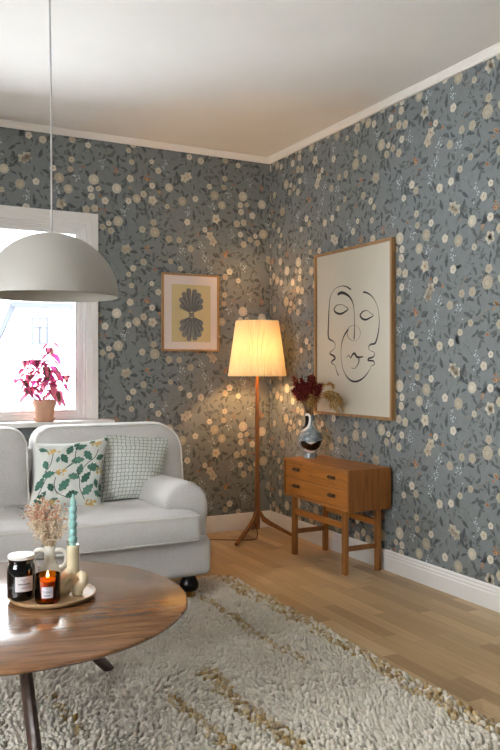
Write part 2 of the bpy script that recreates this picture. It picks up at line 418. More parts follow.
def make_tile():
    rng = random.Random(21); T = []          # (layer, poly, colour)
    dark = [lin((90, 96, 97)), lin((99, 104, 104)), lin((82, 88, 90))]; mid = [lin((108, 112, 110)), lin((104, 108, 100))]
    cream = [lin((200, 192, 174)), lin((188, 178, 158)), lin((206, 199, 184)), lin((176, 165, 146))]
    orange = [lin((184, 134, 98)), lin((172, 116, 84)), lin((190, 150, 112))]; white = [lin((186, 198, 210)), lin((200, 206, 210))]
    placed = []
    def spot(r, tries=400):
        for _ in range(tries):
            x, y = rng.uniform(0, TW), rng.uniform(0, TH)
            if all(sqrt(min(abs(x-a), TW-abs(x-a))**2+min(abs(y-b), TH-abs(y-b))**2) > r+rr for a, b, rr in placed):
                placed.append((x, y, r)); return x, y
        return None
    def leaf(x, y, ang, L=None, lay=1):
        L = L or rng.uniform(.038, .068); T.append((lay, leafpoly(x, y, L, L*rng.uniform(.30, .42), ang, rng.choice((2, 3, 4)), rng.uniform(-.4, .4)), rng.choice(dark)))
    def around(x, y, r, n):
        a0 = rng.uniform(0, 6.28)
        for k in range(n):
            a = a0+k*6.28/n+rng.uniform(-.5, .5); L = rng.uniform(.030, .058); d = r+L*.45
            leaf(x+d*cos(a), y+d*sin(a), a+rng.uniform(-.6, .6), L)
    for i in range(9):      # chrysanthemums
        s = spot(.036)
        if not s: continue
        x, y = s; c = rng.choice(cream); around(x, y, .030, 3)
        T.append((3, scallop(x, y, rng.uniform(.030, .037), 17, .22, rng.random(), 3), c))
        for k, q in ((9, .66), (6, .4)):
            cc = tuple(v*(1.10 if k == 6 else .90) for v in c[:3])+(1,); T.append((4 if k == 9 else 5, scallop(x+.003, y-.002, .036*q, k, .3, rng.random(), 3), cc))
    for i in range(40):     # open round flowers
        s = spot(.021)
        if not s: continue
        x, y = s; c = rng.choice(cream); r = rng.uniform(.017, .025); around(x, y, r*.9, rng.choice((1, 2, 3)))
        T.append((3, scallop(x, y, r, 5, .14, rng.random(), 5), c))
        T.append((4, scallop(x, y, r*.62, 5, .2, rng.random(), 4), tuple(v*.90 for v in c[:3])+(1,)))
        T.append((5, scallop(x, y, r*.40, 5, .2, rng.random(), 4), tuple(min(1, v*1.06) for v in c[:3])+(1,)))
        T.append((6, scallop(x, y, .0042, 6, .2), lin((150, 120, 92))))
    for i in range(5):      # lily-like groups of pointed petals
        s = spot(.040)
        if not s: continue
        x, y = s; c = rng.choice(cream)
        for q in range(2):
            ox, oy = x+rng.uniform(-.02, .02), y+rng.uniform(-.02, .02)
            for k in range(5): a = k*1.2566+q; T.append((3+q, leafpoly(ox+.016*cos(a), oy+.016*sin(a), .036, .027, a, 0), jc(c, rng)))
            T.append((5, scallop(ox, oy, .005, 6, .2), lin((170, 130, 96))))
        around(x, y, .034, 3)
    for i in range(13):     # small orange blossoms
        s = spot(.022)
        if not s: continue
        x, y = s
        for q in range(rng.choice((1, 2, 4))):
            ox, oy = x+rng.uniform(-.018, .018), y+rng.uniform(-.018, .018); c = rng.choice(orange)
            T.append((3, scallop(ox, oy, rng.uniform(.008, .012), 5, .35, rng.random(), 3), c)); T.append((4, scallop(ox, oy, .0035, 5, .2), lin((92, 70, 60))))
        around(x, y, .016, 2)
    for i in range(12):     # sprays of tiny pale flowers
        s = spot(.026)
        if not s: continue
        x, y = s; a0 = rng.uniform(.9, 2.2)
        T += [(1, q, rng.choice(mid)) for q in ribbon([(x-t*.05*cos(a0), y-t*.05*sin(a0)+.01) for t in (0, .5, 1)], .002)]
        for q in range(13):
            T.append((3, scallop(x+rng.gauss(0, .013), y+rng.gauss(0, .018), rng.uniform(.0028, .0052), 4, .2, 0, 2), rng.choice(white)))
    for i in range(190):     # free leaves
        s = spot(.0115, 260)
        if not s: continue
        leaf(s[0], s[1], rng.uniform(0, 6.28), rng.uniform(.030, .062))
    for i in range(95):     # thin stems and small buds
        x, y = rng.uniform(0, TW), rng.uniform(0, TH); a = rng.uniform(0, 6.28); k = rng.uniform(-9, 9); pts = []
        for j in range(8): pts.append((x, y)); x += .014*cos(a); y += .014*sin(a); a += k*.014
        T += [(0, q, rng.choice(dark+mid)) for q in ribbon(pts, .0024)]
        for j in (2, 4, 6):
            if rng.random() < .7:
                c = rng.choice(dark+mid+[lin((150, 128, 112))]); T.append((1, leafpoly(pts[j][0]+.008*cos(a+j), pts[j][1]+.008*sin(a+j), rng.uniform(.012, .022), .008, a+j, 0), c))
    return T
def jc(c, rng): k = rng.uniform(.88, 1.08); return tuple(min(1, v*k) for v in c[:3])+(1,)
def clip(poly, r):
    for ax, lim, sg in ((0, r[0], 1), (0, r[1], -1), (1, r[2], 1), (1, r[3], -1)):
        out = []; n = len(poly)
        for i in range(n):
            p, q = poly[i], poly[(i+1) % n]; ip, iq = (p[ax]-lim)*sg >= 0, (q[ax]-lim)*sg >= 0
            if ip: out.append(p)
            if ip != iq:
                t = (lim-p[ax])/(q[ax]-p[ax]); out.append((p[0]+t*(q[0]-p[0]), p[1]+t*(q[1]-p[1])))
        poly = out
        if len(poly) < 3: return []
    return poly
TILE = make_tile()
def paper_on(mb, rects, to3d, u0=0, v0=0):
    for r in rects:
        for i in range(math.floor((r[0]-u0)/TW)-1, math.ceil((r[1]-u0)/TW)+1):
            for j in range(math.floor((r[2]-v0)/TH)-1, math.ceil((r[3]-v0)/TH)+1):
                ox, oy = u0+i*TW, v0+j*TH
                for lay, poly, c in TILE:
                    xs = [p[0]+ox for p in poly]; ys = [p[1]+oy for p in poly]
                    if max(xs) < r[0] or min(xs) > r[1] or max(ys) < r[2] or min(ys) > r[3]: continue
                    q = list(zip(xs, ys))
                    if min(xs) < r[0] or max(xs) > r[1] or min(ys) < r[2] or max(ys) > r[3]: q = clip(q, r)
                    if len(q) < 3: continue
                    cx = sum(p[0] for p in q)/len(q); cy = sum(p[1] for p in q)/len(q); d = .0002+.00012*lay
                    v = [to3d(p[0], p[1], d) for p in q]+[to3d(cx, cy, d)]; n = len(q)
                    if len(q) <= 4: mb.add(v[:-1], [tuple(range(n))], c)
                    else: mb.add(v, [(k, (k+1) % n, n) for k in range(n)], c)

WX0, WX1, WZ0, WZ1 = -.15, 1.345, .80, 2.02      # opening of the window behind the sofa
T_ = .14
m = MB()
for a, b, z0, z1 in ((XL-T_, WX0, 0, HC), (WX1, XW, 0, HC), (WX0, WX1, 0, WZ0), (WX0, WX1, WZ1, HC)): m.box(a, b, YW, YW+T_, z0, z1, GR)
m.box(XW, XW+T_, YW, YW+T_, 0, HC, GR)
paper_on(m, [(XL, WX0, 0, HC), (WX1, XW, 0, HC), (WX0, WX1, 0, WZ0), (WX0, WX1, WZ1, HC)], lambda u, v, d: (u, YW-d, v), .31, .12)
struct('wall_back', m, 'wallpaper', 'grey blue floral wallpapered wall with the window', smooth=False, cols=True)
m = MB(); m.box(XW, XW+T_, YF, YW, 0, HC, GR)
paper_on(m, [(YF, YW, 0, HC)], lambda u, v, d: (XW-d, u, v), .15, .43)
struct('wall_right', m, 'wallpaper', 'grey blue floral wallpapered wall with the tall art print', smooth=False, cols=True)
SW0, SW1, SZ0, SZ1 = .25, 2.15, .85, 2.05
m = MB()
for a, b, z0, z1 in ((YF, SW0, 0, HC), (SW1, YW, 0, HC), (SW0, SW1, 0, SZ0), (SW0, SW1, SZ1, HC)): m.box(XL-T_, XL, a, b, z0, z1)
struct('wall_left', m, 'plain_wall', smooth=False)
m = MB()
m.box(XL-T_, XW+T_, YF-T_, YF, 0, HC)
struct('wall_front', m, 'plain_wall', smooth=False)
struct('floor', MB().box(XL-T_, XW+T_, YF-T_, YW+T_, -.1, 0), 'floor', 'light oak parquet floor', smooth=False)
struct('ceiling', MB().box(XL-T_, XW+T_, YF-T_, YW+T_, HC, HC+.1), 'plaster', 'off white ceiling', smooth=False)
# skirting boards and ceiling mouldings
bp = [(0, 0), (.016, 0), (.016, .072), (.012, .078), (.012, .088), (.008, .094), (.008, .104), (.003, .112), (0, .112)]
cp = [(0, HC), (.034, HC), (.034, HC-.006), (.028, HC-.010), (.022, HC-.020), (.012, HC-.030), (.012, HC-.036), (0, HC-.036)]
e = .0008
struct('baseboard_back', MB().prism([(YW-e-a, b) for a, b in bp], 'x', XL, XW-e), 'white_paint', smooth=False)
struct('baseboard_right', MB().prism([(XW-e-a, b) for a, b in bp], 'y', YF, YW-e), 'white_paint', smooth=False)
struct('baseboard_left', MB().prism([(XL+a, b) for a, b in bp], 'y', YF, YW-e), 'white_paint', smooth=False)
struct('baseboard_front', MB().prism([(YF+a, b) for a, b in bp], 'x', XL, XW-e), 'white_paint', smooth=False)
struct('trim_1', MB().prism([(YW-e-a, b) for a, b in cp], 'x', XL, XW-e), 'plaster', 'ceiling moulding along the window wall', smooth=False)
struct('trim_2', MB().prism([(XW-e-a, b) for a, b in cp], 'y', YF, YW-e), 'plaster', 'ceiling moulding along the right wall', smooth=False)
# windows: casing, frame, sash, pane, sill
def ringbox(mb, u0, u1, z0, z1, wd, d0, d1, to):
    for a, b, c, d in ((u0, u0+wd, z0, z1), (u1-wd, u1, z0, z1), (u0+wd, u1-wd, z1-wd, z1), (u0+wd, u1-wd, z0, z0+wd)):
        v = [to(u, q, z) for z in (c, d) for q in (d0, d1) for u in (a, b)]
        mb.add(v, [(0, 2, 3, 1), (4, 5, 7, 6), (0, 1, 5, 4), (2, 6, 7, 3), (0, 4, 6, 2), (1, 3, 7, 5)])
def window(name, u0, u1, z0, z1, to, label, sill=True):
    # 'to' maps (along, depth outwards, height) to the room
    org = to((u0+u1)/2, 0, z0)
    r = bpy.data.objects.new(name, None); col.objects.link(r); r.location = org; r['kind'] = 'structure'; r['label'] = label
    m = MB(); g = .0012
    for a, b, c, d in ((u0-.062, u0+.0, z0, z1+.062), (u1, u1+.062, z0, z1+.062), (u0, u1, z1, z1+.062)):
        for (ia, ib, dep) in ((0, 0, .016),):
            v = [to(u, q, z) for z in (c, d) for q in (-g-dep, -g) for u in (a, b)]
            m.add(v, [(0, 2, 3, 1), (4, 5, 7, 6), (0, 1, 5, 4), (2, 6, 7, 3), (0, 4, 6, 2), (1, 3, 7, 5)])
    # raised outer bead
    for a, b, c, d in ((u0-.072, u0-.030, z0, z1+.072), (u1+.030, u1+.072, z0, z1+.072), (u0-.030, u1+.030, z1+.030, z1+.072)):
        v = [to(u, q, z) for z in (c, d) for q in (-g-.024, -g) for u in (a, b)]
        m.add(v, [(0, 2, 3, 1), (4, 5, 7, 6), (0, 1, 5, 4), (2, 6, 7, 3), (0, 4, 6, 2), (1, 3, 7, 5)])
    m.build('casing', 'white_paint', r, smooth=False, bevel=.002)
    m = MB(); ringbox(m, u0, u1, z0, z1, .012, -.004, .13, to); ringbox(m, u0+.012, u1-.012, z0+.012, z1-.012, .012, .010, .12, to)
    m.build('window_frame', 'white_paint', r, smooth=False, bevel=.0015)
    s = MB(); ringbox(s, u0+.024, u1-.024, z0+.024, z1-.024, .020, .022, .070, to); ringbox(s, u0+.044, u1-.044, z0+.044, z1-.044, .014, .032, .060, to)
    so = s.build('sash', 'white_paint', r, smooth=False, bevel=.0015)
    p = MB(); v = [to(u, q, z) for z in (z0+.05, z1-.05) for q in (.044, .048) for u in (u0+.05, u1-.05)]
    p.add(v, [(0, 2, 3, 1), (4, 5, 7, 6), (0, 1, 5, 4), (2, 6, 7, 3), (0, 4, 6, 2), (1, 3, 7, 5)]); p.build('pane', 'pane', so, smooth=False)
    m = MB(); v = [to(u, q, z) for z in (z0-.032, z0-.002) for q in (-.155, -.002) for u in (u0-.14, u1+.14)]
    m.add(v, [(0, 2, 3, 1), (4, 5, 7, 6), (0, 1, 5, 4), (2, 6, 7, 3), (0, 4, 6, 2), (1, 3, 7, 5)])
    m.build('window_sill', 'white_paint', r, smooth=False, bevel=.004)
window('window_1', WX0, WX1, WZ0, WZ1, lambda u, d, z: (u, YW+d, z), 'white framed window behind the sofa')
window('window_2', SW0, SW1, SZ0, SZ1, lambda u, d, z: (XL-d, u, z), 'white framed window in the left wall')

# ------------------------------------------------------------------ outside
GZ = -.6
struct('ground', MB().box(-40, 60, YW+1.2, 90, GZ-.2, GZ), 'snow', 'snow covered ground outside', smooth=False)
h = thing('house', (5.5, 16, GZ), 'pale house with a small two pane window, seen outside through the window', 'house')
fac = [(1.9, GZ), (1.9, .9), (2.72, 1.62), (3.05, 2.36), (8.9, 2.36), (9.6, .9), (9.6, GZ)]
MB().prism(fac, 'y', 16, 22).build('wall', 'facade', h, smooth=False)
MB().box(1.86, 9.64, 15.93, 16, GZ, .55).build('foundation', 'foundation', h, smooth=False)
MB().prism([(2.95, 2.34), (9.0, 2.34), (9.1, 2.44), (2.9, 2.44)], 'y', 15.8, 22.2).build('eave', 'facade_trim', h, smooth=False)
MB().prism([(1.85, .9), (2.69, 1.64), (3.02, 2.36), (2.92, 2.40), (2.62, 1.67), (1.80, .94)], 'y', 15.88, 22.1).build('gable_board', 'facade_trim', h, smooth=False)
MB().prism([(2.9, 2.45), (9.1, 2.45), (8.2, 4.4), (3.6, 4.4)], 'y', 16.2, 22).build('roof', 'snow', h, smooth=False)
wx, wz = 3.52, 1.88
wf = MB(); 
for a, b, c, d in ((wx-.17, wx-.14, wz-.28, wz+.27), (wx+.14, wx+.17, wz-.28, wz+.27), (wx-.14, wx+.14, wz+.24, wz+.27), (wx-.14, wx+.14, wz-.28, wz-.25), (wx-.012, wx+.012, wz-.25, wz+.24), (wx-.14, wx+.14, wz+.06, wz+.08)):
    wf.box(a, b, 15.94, 15.995, c, d)
wfo = wf.build('window_frame', 'facade_trim', h, smooth=False)
MB().box(wx-.14, wx+.14, 15.97, 15.99, wz-.25, wz+.06).build('pane', 'house_pane', wfo, smooth=False)

# ------------------------------------------------------------------ rug with its pile
RX, RY0, RY1, RL = 1.80, .95, 3.72, -1.35
rug = MB().box(RL, RX, RY0, RY1, .001, .010).build('rug', 'rug_back', smooth=False, origin=((RL+RX)/2, (RY0+RY1)/2, 0))
tag(rug, 'large shaggy cream rug with broken ochre lines under the coffee table', 'rug')
def pile():
    rs = np.random.RandomState(3)
    def field(x0, x1, y0, y1, sp, k):
        nx, ny = int((x1-x0)/sp), int((y1-y0)/sp)
        gx, gy = np.meshgrid(np.arange(nx), np.arange(ny)); gx = gx.ravel().astype(float); gy = gy.ravel().astype(float)
        x = x0+(gx+.5*(gy % 2)+.5+rs.uniform(-.33, .33, gx.size))*sp; y = y0+(gy+.5+rs.uniform(-.33, .33, gx.size))*sp
        return x, y, np.full(x.size, sp*k)
    A = field(-.05, RX, 1.45, RY1, .0160, .60); B = field(RL, -.05, RY0, RY1, .026, .75); C_ = field(-.05, RX, RY0, 1.45, .026, .75)
    x = np.r_[A[0], B[0], C_[0]]; y = np.r_[A[1], B[1], C_[1]]; r = np.r_[A[2], B[2], C_[2]]
    keep = (x < RX) & (x > RL) & (y > RY0) & (y < RY1); x, y, r = x[keep], y[keep], r[keep]
    n = x.size
    def nz(x, y, s, seed):     # cheap smooth value noise
        g = np.random.RandomState(seed).rand(256, 256); X = x*s+97.3; Y = y*s+41.7; i = np.floor(X).astype(int); j = np.floor(Y).astype(int)
        fx = X-i; fy = Y-j; fx = fx*fx*(3-2*fx); fy = fy*fy*(3-2*fy); i %= 256; j %= 256; i2 = (i+1) % 256; j2 = (j+1) % 256
        return (g[i, j]*(1-fx)+g[i2, j]*fx)*(1-fy)+(g[i, j2]*(1-fx)+g[i2, j2]*fx)*fy
    hgt = .017+.010*nz(x, y, 9, 1)+.006*nz(x, y, 45, 2)+rs.uniform(-.005, .006, n)
    # worn furrows between the rows, running across the rug
    fur = np.sin((y+.35*x+.03*nz(x, y, 8, 5))*2*np.pi/.040)
    hgt += .0030*fur
    lean = .010; tx = (nz(x, y, 7, 8)-.5)*2*lean+rs.uniform(-.005, .005, n); ty = (nz(x, y, 7, 9)-.5)*2*lean+rs.uniform(-.005, .005, n)
    # colours of the yarn
    base = np.array(lin((226, 218, 204))[:3]); grey = np.array(lin((188, 180, 168))[:3]); gold = np.array([lin((184, 154, 98))[:3], lin((158, 124, 66))[:3], lin((196, 176, 134))[:3]])
    t = nz(x, y, 30, 4)*.6+rs.rand(n)*.4; c = base[None]*(1-t[:, None]*.55)+grey[None]*t[:, None]*.55
    g = np.zeros(n, bool)
    for lx, w0, ya, yb_, sd in ((1.75, .042, -9, 9, 11), (1.51, .030, 2.45, 3.6, 12), (1.150, .036, 1.75, 2.60, 13), (.975, .026, 1.9, 2.45, 14), (.62, .024, 2.3, 2.62, 15), (.3, .03, 1.2, 1.7, 16), (-.1, .03, 2.0, 2.9, 17), (-.6, .03, 1.5, 2.5, 18), (1.50, .03, 1.0, 1.6, 19)):
        d = np.abs(x+.010*np.sin(y*9+lx*5)-lx); g |= (d < w0*(.45+.8*nz(y, x*0+lx, 14, sd))) & (y > ya) & (y < yb_) & (rs.rand(n) < .74)
    bl = rs.uniform(.55, 1, g.sum())[:, None]; c[g] = gold[rs.randint(0, 3, g.sum())]*bl+c[g]*(1-bl)
    K = 5; a = np.linspace(0, 2*np.pi, K, endpoint=False)[None, :]+rs.uniform(0, 6.28, n)[:, None]
    rings = []
    for f, hz, bend in ((.75, .0, 0), (1.08, .55, .45), (.62, .93, .95)):
        rr = r[:, None]*f*rs.uniform(.8, 1.2, (n, K))
        rings.append(np.stack([x[:, None]+tx[:, None]*bend+rr*np.cos(a), y[:, None]+ty[:, None]*bend+rr*np.sin(a), .008+(hgt-.004)[:, None]*hz+0*a], -1))
    top = np.stack([x+tx, y+ty, .008+hgt-.004], -1)[:, None]
    V = np.concatenate(rings+[top], 1); nv = V.shape[1]
    F4 = []; F3 = []
    for q in range(2):
        for k in range(K): F4.append((q*K+k, q*K+(k+1) % K, (q+1)*K+(k+1) % K, (q+1)*K+k))
    for k in range(K): F3.append((2*K+k, 2*K+(k+1) % K, 3*K))
    off = (np.arange(n)*nv)[:, None]
    l4 = (np.array(F4).ravel()[None]+off); l3 = (np.array(F3).ravel()[None]+off)
    loops = np.concatenate([l4, l3], 1).ravel(); tot = np.tile(np.array([4]*len(F4)+[3]*len(F3)), n); start = np.r_[0, np.cumsum(tot)[:-1]]
    org = np.array(rug.location)
    me = bpy.data.meshes.new('pile'); me.vertices.add(n*nv); me.vertices.foreach_set('co', (V.reshape(-1, 3)-org).astype(np.float32).ravel())
    me.loops.add(loops.size); me.loops.foreach_set('vertex_index', loops.astype(np.int32))
    me.polygons.add(tot.size); me.polygons.foreach_set('loop_start', start.astype(np.int32)); me.polygons.foreach_set('loop_total', tot.astype(np.int32))
    me.polygons.foreach_set('use_smooth', np.ones(tot.size, bool)); me.update()
    at = me.color_attributes.new('Col', 'FLOAT_COLOR', 'POINT'); cc = np.repeat(np.c_[c, np.ones(n)], nv, 0); at.data.foreach_set('color', cc.astype(np.float32).ravel())
    me.materials.append(M['pile']); o = bpy.data.objects.new('pile', me); col.objects.link(o); o.parent = rug; o['kind'] = 'stuff'
pile()

# ------------------------------------------------------------------ sofa
def nv3(p, s): return noise.noise(Vector(p)*s)
def rrect(x0, x1, y0, y1, r, k=6):
    rr = r if isinstance(r, (list, tuple)) else [r]*4; out = []
    for i, (cx, cy, a0) in enumerate(((x1, y1, 0), (x0, y1, 90), (x0, y0, 180), (x1, y0, 270))):
        q = rr[i]; ox = cx-q if cx == x1 else cx+q; oy = cy-q if cy == y1 else cy+q
        for j in range(k+1): a = radians(a0+90*j/k); out.append((ox+q*cos(a), oy+q*sin(a)))
    return out
def dense(pts, step=.03):
    out = []; n = len(pts)
    for i in range(n):
        a, b = pts[i], pts[(i+1) % n]; d = sqrt((a[0]-b[0])**2+(a[1]-b[1])**2); k = max(1, int(d/step))
        for j in range(k): out.append((a[0]+(b[0]-a[0])*j/k, a[1]+(b[1]-a[1])*j/k))
    return out
def slab(out2, th, er, puff, to, wr=.004, wscale=9, seed=0):
    """cushion: outline, thickness, edge radius, puff; to(u, v, d) maps to the room"""
    mb = MB(); P = dense(out2); n = len(P); cx = sum(p[0] for p in P)/n; cy = sum(p[1] for p in P)/n
    size = min(max(p[0] for p in P)-min(p[0] for p in P), max(p[1] for p in P)-min(p[1] for p in P))/2
    rings = []
    for s_ in (0, .12, .25, .4, .55, .7, .82, .92): rings.append((s_*(1-er/size), -1, (s_)))
    for j in range(9):
        a = -pi/2+pi*j/8; rings.append((1-er/size*(1-cos(a)), sin(a), 2))
    for s_ in reversed((0, .12, .25, .4, .55, .7, .82, .92)): rings.append((s_*(1-er/size), 1, (s_)))
    V = []; F = []
    for s_, sg, kind in rings:
        for (x, y) in P:
            px, py = cx+(x-cx)*s_, cy+(y-cy)*s_
            if kind == 2: d = (th/2-er)*(1 if sg > 0 else -1 if sg < 0 else 0)+er*sg
            else: d = sg*(th/2+puff*(1-kind**2.2))
            wv = noise.noise(Vector((px*wscale+seed, py*wscale, d*3)))*wr+noise.noise(Vector((px*wscale*2.3+seed, py*wscale*2.3, d*5)))*wr*.5
            V.append(to(px, py, d+wv*(1 if d > 0 else -1)))
    for i in range(len(rings)-1):
        for k in range(n): F.append((i*n+k, i*n+(k+1) % n, (i+1)*n+(k+1) % n, (i+1)*n+k))
    mb.add(V, F); mb.outline = P; mb.c2 = (cx, cy); mb.size = size
    return mb
def pipe_on(mb, P, c2, size, er, th, side, to, r=.0042):
    k = 1-er/size*.12; d = side*(th/2-er*.35)
    mb.tube([to(c2[0]+(x-c2[0])*k, c2[1]+(y-c2[1])*k, d) for x, y in P], r, 6, closed=True)
sofa = thing('sofa', (.764, 3.72, 0), 'light grey linen sofa with rolled arms in front of the window', 'sofa')
SX0, SX1, SM = -.04, 1.64, .80
KS = .955                 # the sofa and its pillows are drawn at a seat height of .41, then set to the real size
def fit(mb): mb.v = [(p[0]*KS, p[1]*KS, p[2]*KS+.0504) for p in mb.v]; return mb
m = MB(); m.rbox(SX0+.005, SX1, 3.545, 4.27, .078, .275, .035, 6)
m.rbox(SX0, SX1, 4.12, 4.28, .12, .70, .05, 6)
fit(m).build('frame', 'sofa', sofa, weld=True)
# seat cushions
for k, (a, b) in enumerate(((SM+.004, 1.548), (SX0+.09, SM-.004))):
    to = lambda u, v, d: (u, v, .342+d+(.010 if d > 0 else 0)*0)
    out = rrect(a, b, 3.455, 4.06, [.02, .02, .035, .035] if k == 0 else [.02, .02, .035, .035])
    c = slab(out, .138, .032, .014, to, .006, 9, k*5); o = fit(c).build('seat_cushion', 'sofa', sofa, weld=True)
    p = MB()
    for sd in (-1, 1): pipe_on(p, c.outline, c.c2, c.size, .032, .138, sd, to)
    fit(p).build('piping', 'piping', o)
# back cushions, leaning on the back
def toback(u, v, d):
    y = 4.10-d; z = v; t = (v-.40)
    return (u, y+t*.16, z)
for k, (a, b) in enumerate(((.862, 1.70), (SX0-.03, .846))):
    R = [.15, .10, .03, .04] if k == 0 else [.10, .15, .04, .03]
    c = slab(rrect(a, b, .405, .815, R), .185, .055, .030, toback, .010, 8, 20+k*7); o = fit(c).build('back_cushion', 'sofa', sofa, weld=True)
    p = MB()
    for sd in (-1, 1): pipe_on(p, c.outline, c.c2, c.size, .055, .185, sd, toback, .0045)
    fit(p).build('piping', 'piping', o)
# rolled arms
def arm(sx):
    x = lambda v: v if sx > 0 else (SX0+SX1)-v
    prof = [(1.42, .085), (1.425, .22), (1.418, .33), (1.402, .385), (1.396, .43), (1.404, .475), (1.428, .515), (1.468, .540), (1.515, .547), (1.562, .540),
            (1.602, .517), (1.632, .480), (1.643, .44), (1.642, .39), (1.636, .33), (1.640, .25), (1.650, .19), (1.650, .12), (1.640, .085)]
    prof = [(p.x, p.y) for p in spline([(a, b, 0) for a, b in prof], 3, True)]
    cx, cz = 1.525, .36; V = []; n = len(prof); rings = []
    for s_, y in ((.0, 3.588), (.4, 3.588), (.75, 3.590), (.88, 3.593), (.94, 3.600), (.98, 3.612), (1, 3.630)): rings.append((s_, y))
    for i in range(1, 15): rings.append((1, 3.63+.045*i))
    rings += [(.97, 4.272), (.9, 4.285), (0, 4.288)]
    m = MB()
    for s_, y in rings:
        for px, pz in prof:
            # the roll dips a little and drifts outwards towards the back
            dz = -.012*min(1, max(0, (y-3.65)/.5)) if pz > .38 else 0
            w_ = noise.noise(Vector((px*11, y*9, pz*11)))*.007*s_ + (.0028*sin(18*atan2(pz-.43, px-1.52)) * max(0, 1-(y-3.588)/.10) if pz > .46 and s_ > .5 else 0)
            q = (cx+(px-cx)*s_, cz+(pz-cz)*s_); dl = sqrt((q[0]-cx)**2+(q[1]-cz)**2) or 1
            V.append((x(q[0]+w_*(q[0]-cx)/dl), y, q[1]+dz+w_*(q[1]-cz)/dl))
    F = [(i*n+k, i*n+(k+1) % n, (i+1)*n+(k+1) % n, (i+1)*n+k) for i in range(len(rings)-1) for k in range(n)]
    m.add(V, F); return fit(m).build('armrest', 'sofa', sofa, weld=True)
arm(1); arm(-1)
for fx, fy in ((1.455, 3.412), (.078, 3.412), (1.448, 4.0), (.085, 4.0)):
    z0 = .026 if fy < 3.7 else 0.0
    f = MB().lathe([(.020, .058), (.036, .062), (.045, .074), (.046, .092), (.040, .108), (.030, .126)], 24, (fx, fy, 0)).build('foot', 'black_foot', sofa)
    MB().lathe([(.010, z0), (.012, z0+.004), (.0135, z0+.02), (.016, .052), (.020, .060)], 20, (fx, fy, 0)).build('brass_cap', 'brass', f, label='brass cap')

# ------------------------------------------------------------------ scatter cushions
def cushion_surface(c00, c10, c11, c01, T, front, pinch=.05, seed=0):
    c00, c10, c11, c01 = map(Vector, (c00, c10, c11, c01)); nrm = ((c10-c00).cross(c01-c00)).normalized()
    if nrm.dot(front) < 0: nrm = -nrm
    def S(u, v, side=1, lift=0):
        uu = u+pinch*(1-2*u)*sin(pi*v)*(abs(1-2*u)) ; vv = v+pinch*(1-2*v)*sin(pi*u)*(abs(1-2*v))
        p = c00*(1-uu)*(1-vv)+c10*uu*(1-vv)+c11*uu*vv+c01*(1-uu)*vv
        a = max(0, 1-abs(2*u-1)**2.6); b = max(0, 1-abs(2*v-1)**2.6)
        t = T*(a*b)**.55
        e = min(u, 1-u, v, 1-v)
        wr = noise.noise(Vector((u*5+seed, v*5, side*3)))*.010*min(1, e*8) + .004*sin(30*(u-v+.3*noise.noise(Vector((u*4, v*4, seed)))))*max(0, 1-e*5)*min(1, e*12)
        return p+nrm*(side*(t+.0015)+ (wr if side > 0 else -wr) + lift*side)
    return S
def cushion_mesh(S, base=None, n=34):
    m = MB()
    for side in (1, -1):
        V = [S(i/n, j/n, side) for j in range(n+1) for i in range(n+1)]
        F = [(j*(n+1)+i, j*(n+1)+i+1, (j+1)*(n+1)+i+1, (j+1)*(n+1)+i) for j in range(n) for i in range(n)]
        if side < 0: F = [f[::-1] for f in F]
        m.add(V, F, base)
    # seam wall
    ring = [(i/n, 0) for i in range(n)]+[(1, i/n) for i in range(n)]+[(1-i/n, 1) for i in range(n)]+[(0, 1-i/n) for i in range(n)]
    V = [S(u, v, 1) for u, v in ring]+[S(u, v, -1) for u, v in ring]; k = len(ring)
    m.add(V, [(i, (i+1) % k, k+(i+1) % k, k+i) for i in range(k)], base)
    return m
FR = Vector((-.45, -.88, .2))
# checked cushion (behind)
S = cushion_surface((1.172, 3.955, .412), (1.515, 3.955, .408), (1.655, 4.10, .742), (1.212, 4.10, .782), .062, FR, .045, 3)
m = fit(cushion_mesh(S, None)); o = m.build('throw_pillow', 'checked', origin=(1.29, 3.77, .44), weld=False)
uvl = o.data.uv_layers.new(name='UVMap'); n = 34
vi_uv = {}
for side in (0, 1):
    for j in range(n+1):
        for i in range(n+1): vi_uv[side*(n+1)**2+j*(n+1)+i] = (i/n, j/n)
for lp in o.data.loops: uvl.data[lp.index].uv = vi_uv.get(lp.vertex_index, (.01, .01))
tag(o, 'off white throw pillow with a thin grey green grid, leaning on the sofa back', 'pillow')
# floral cushion (in front)
S = cushion_surface((.790, 3.86, .420), (1.158, 3.86, .402), (1.248, 4.015, .752), (.862, 4.015, .735), .066, FR, .045, 9)
m = cushion_mesh(S, lin((224, 226, 220)))
def cpoly(poly, c, lift=.0012):
    n = len(poly); cx = sum(p[0] for p in poly)/n; cy = sum(p[1] for p in poly)/n
    V = [S(min(.985, max(.015, u)), min(.985, max(.015, v)), 1, lift) for u, v in poly]+[S(min(.98, max(.02, (u+cx)/2)), min(.98, max(.02, (v+cy)/2)), 1, lift) for u, v in poly]+[S(min(.98, max(.02, cx)), min(.98, max(.02, cy)), 1, lift)]
    F = [(k, (k+1) % n, n+(k+1) % n, n+k) for k in range(n)]+[(n+k, n+(k+1) % n, 2*n) for k in range(n)]
    m.add(V, F, c)
UV = lambda x, y: ((x-50-(y-80)*-.07)/372, 1-(y-82)/335)
gr = [lin((84, 128, 112)), lin((70, 112, 98)), lin((98, 140, 124))]; dk = lin((58, 76, 74)); och = lin((212, 178, 112))
for pts in (((245, 250), (265, 300), (270, 340), (300, 390)), ((275, 245), (310, 215), (345, 190), (365, 150)), ((140, 280), (135, 320), (160, 360), (215, 385)), ((190, 240), (230, 205), (240, 150), (255, 120)),
            ((80, 250), (110, 215), (125, 160)), ((160, 265), (200, 235), (245, 210)), ((380, 330), (390, 280), (400, 200)), ((55, 380), (70, 330), (95, 270))):
    for q in ribbon([UV(p.x, p.y) for p in spline([(a, b, 0) for a, b in pts], 5)], .010): cpoly(list(q), dk)
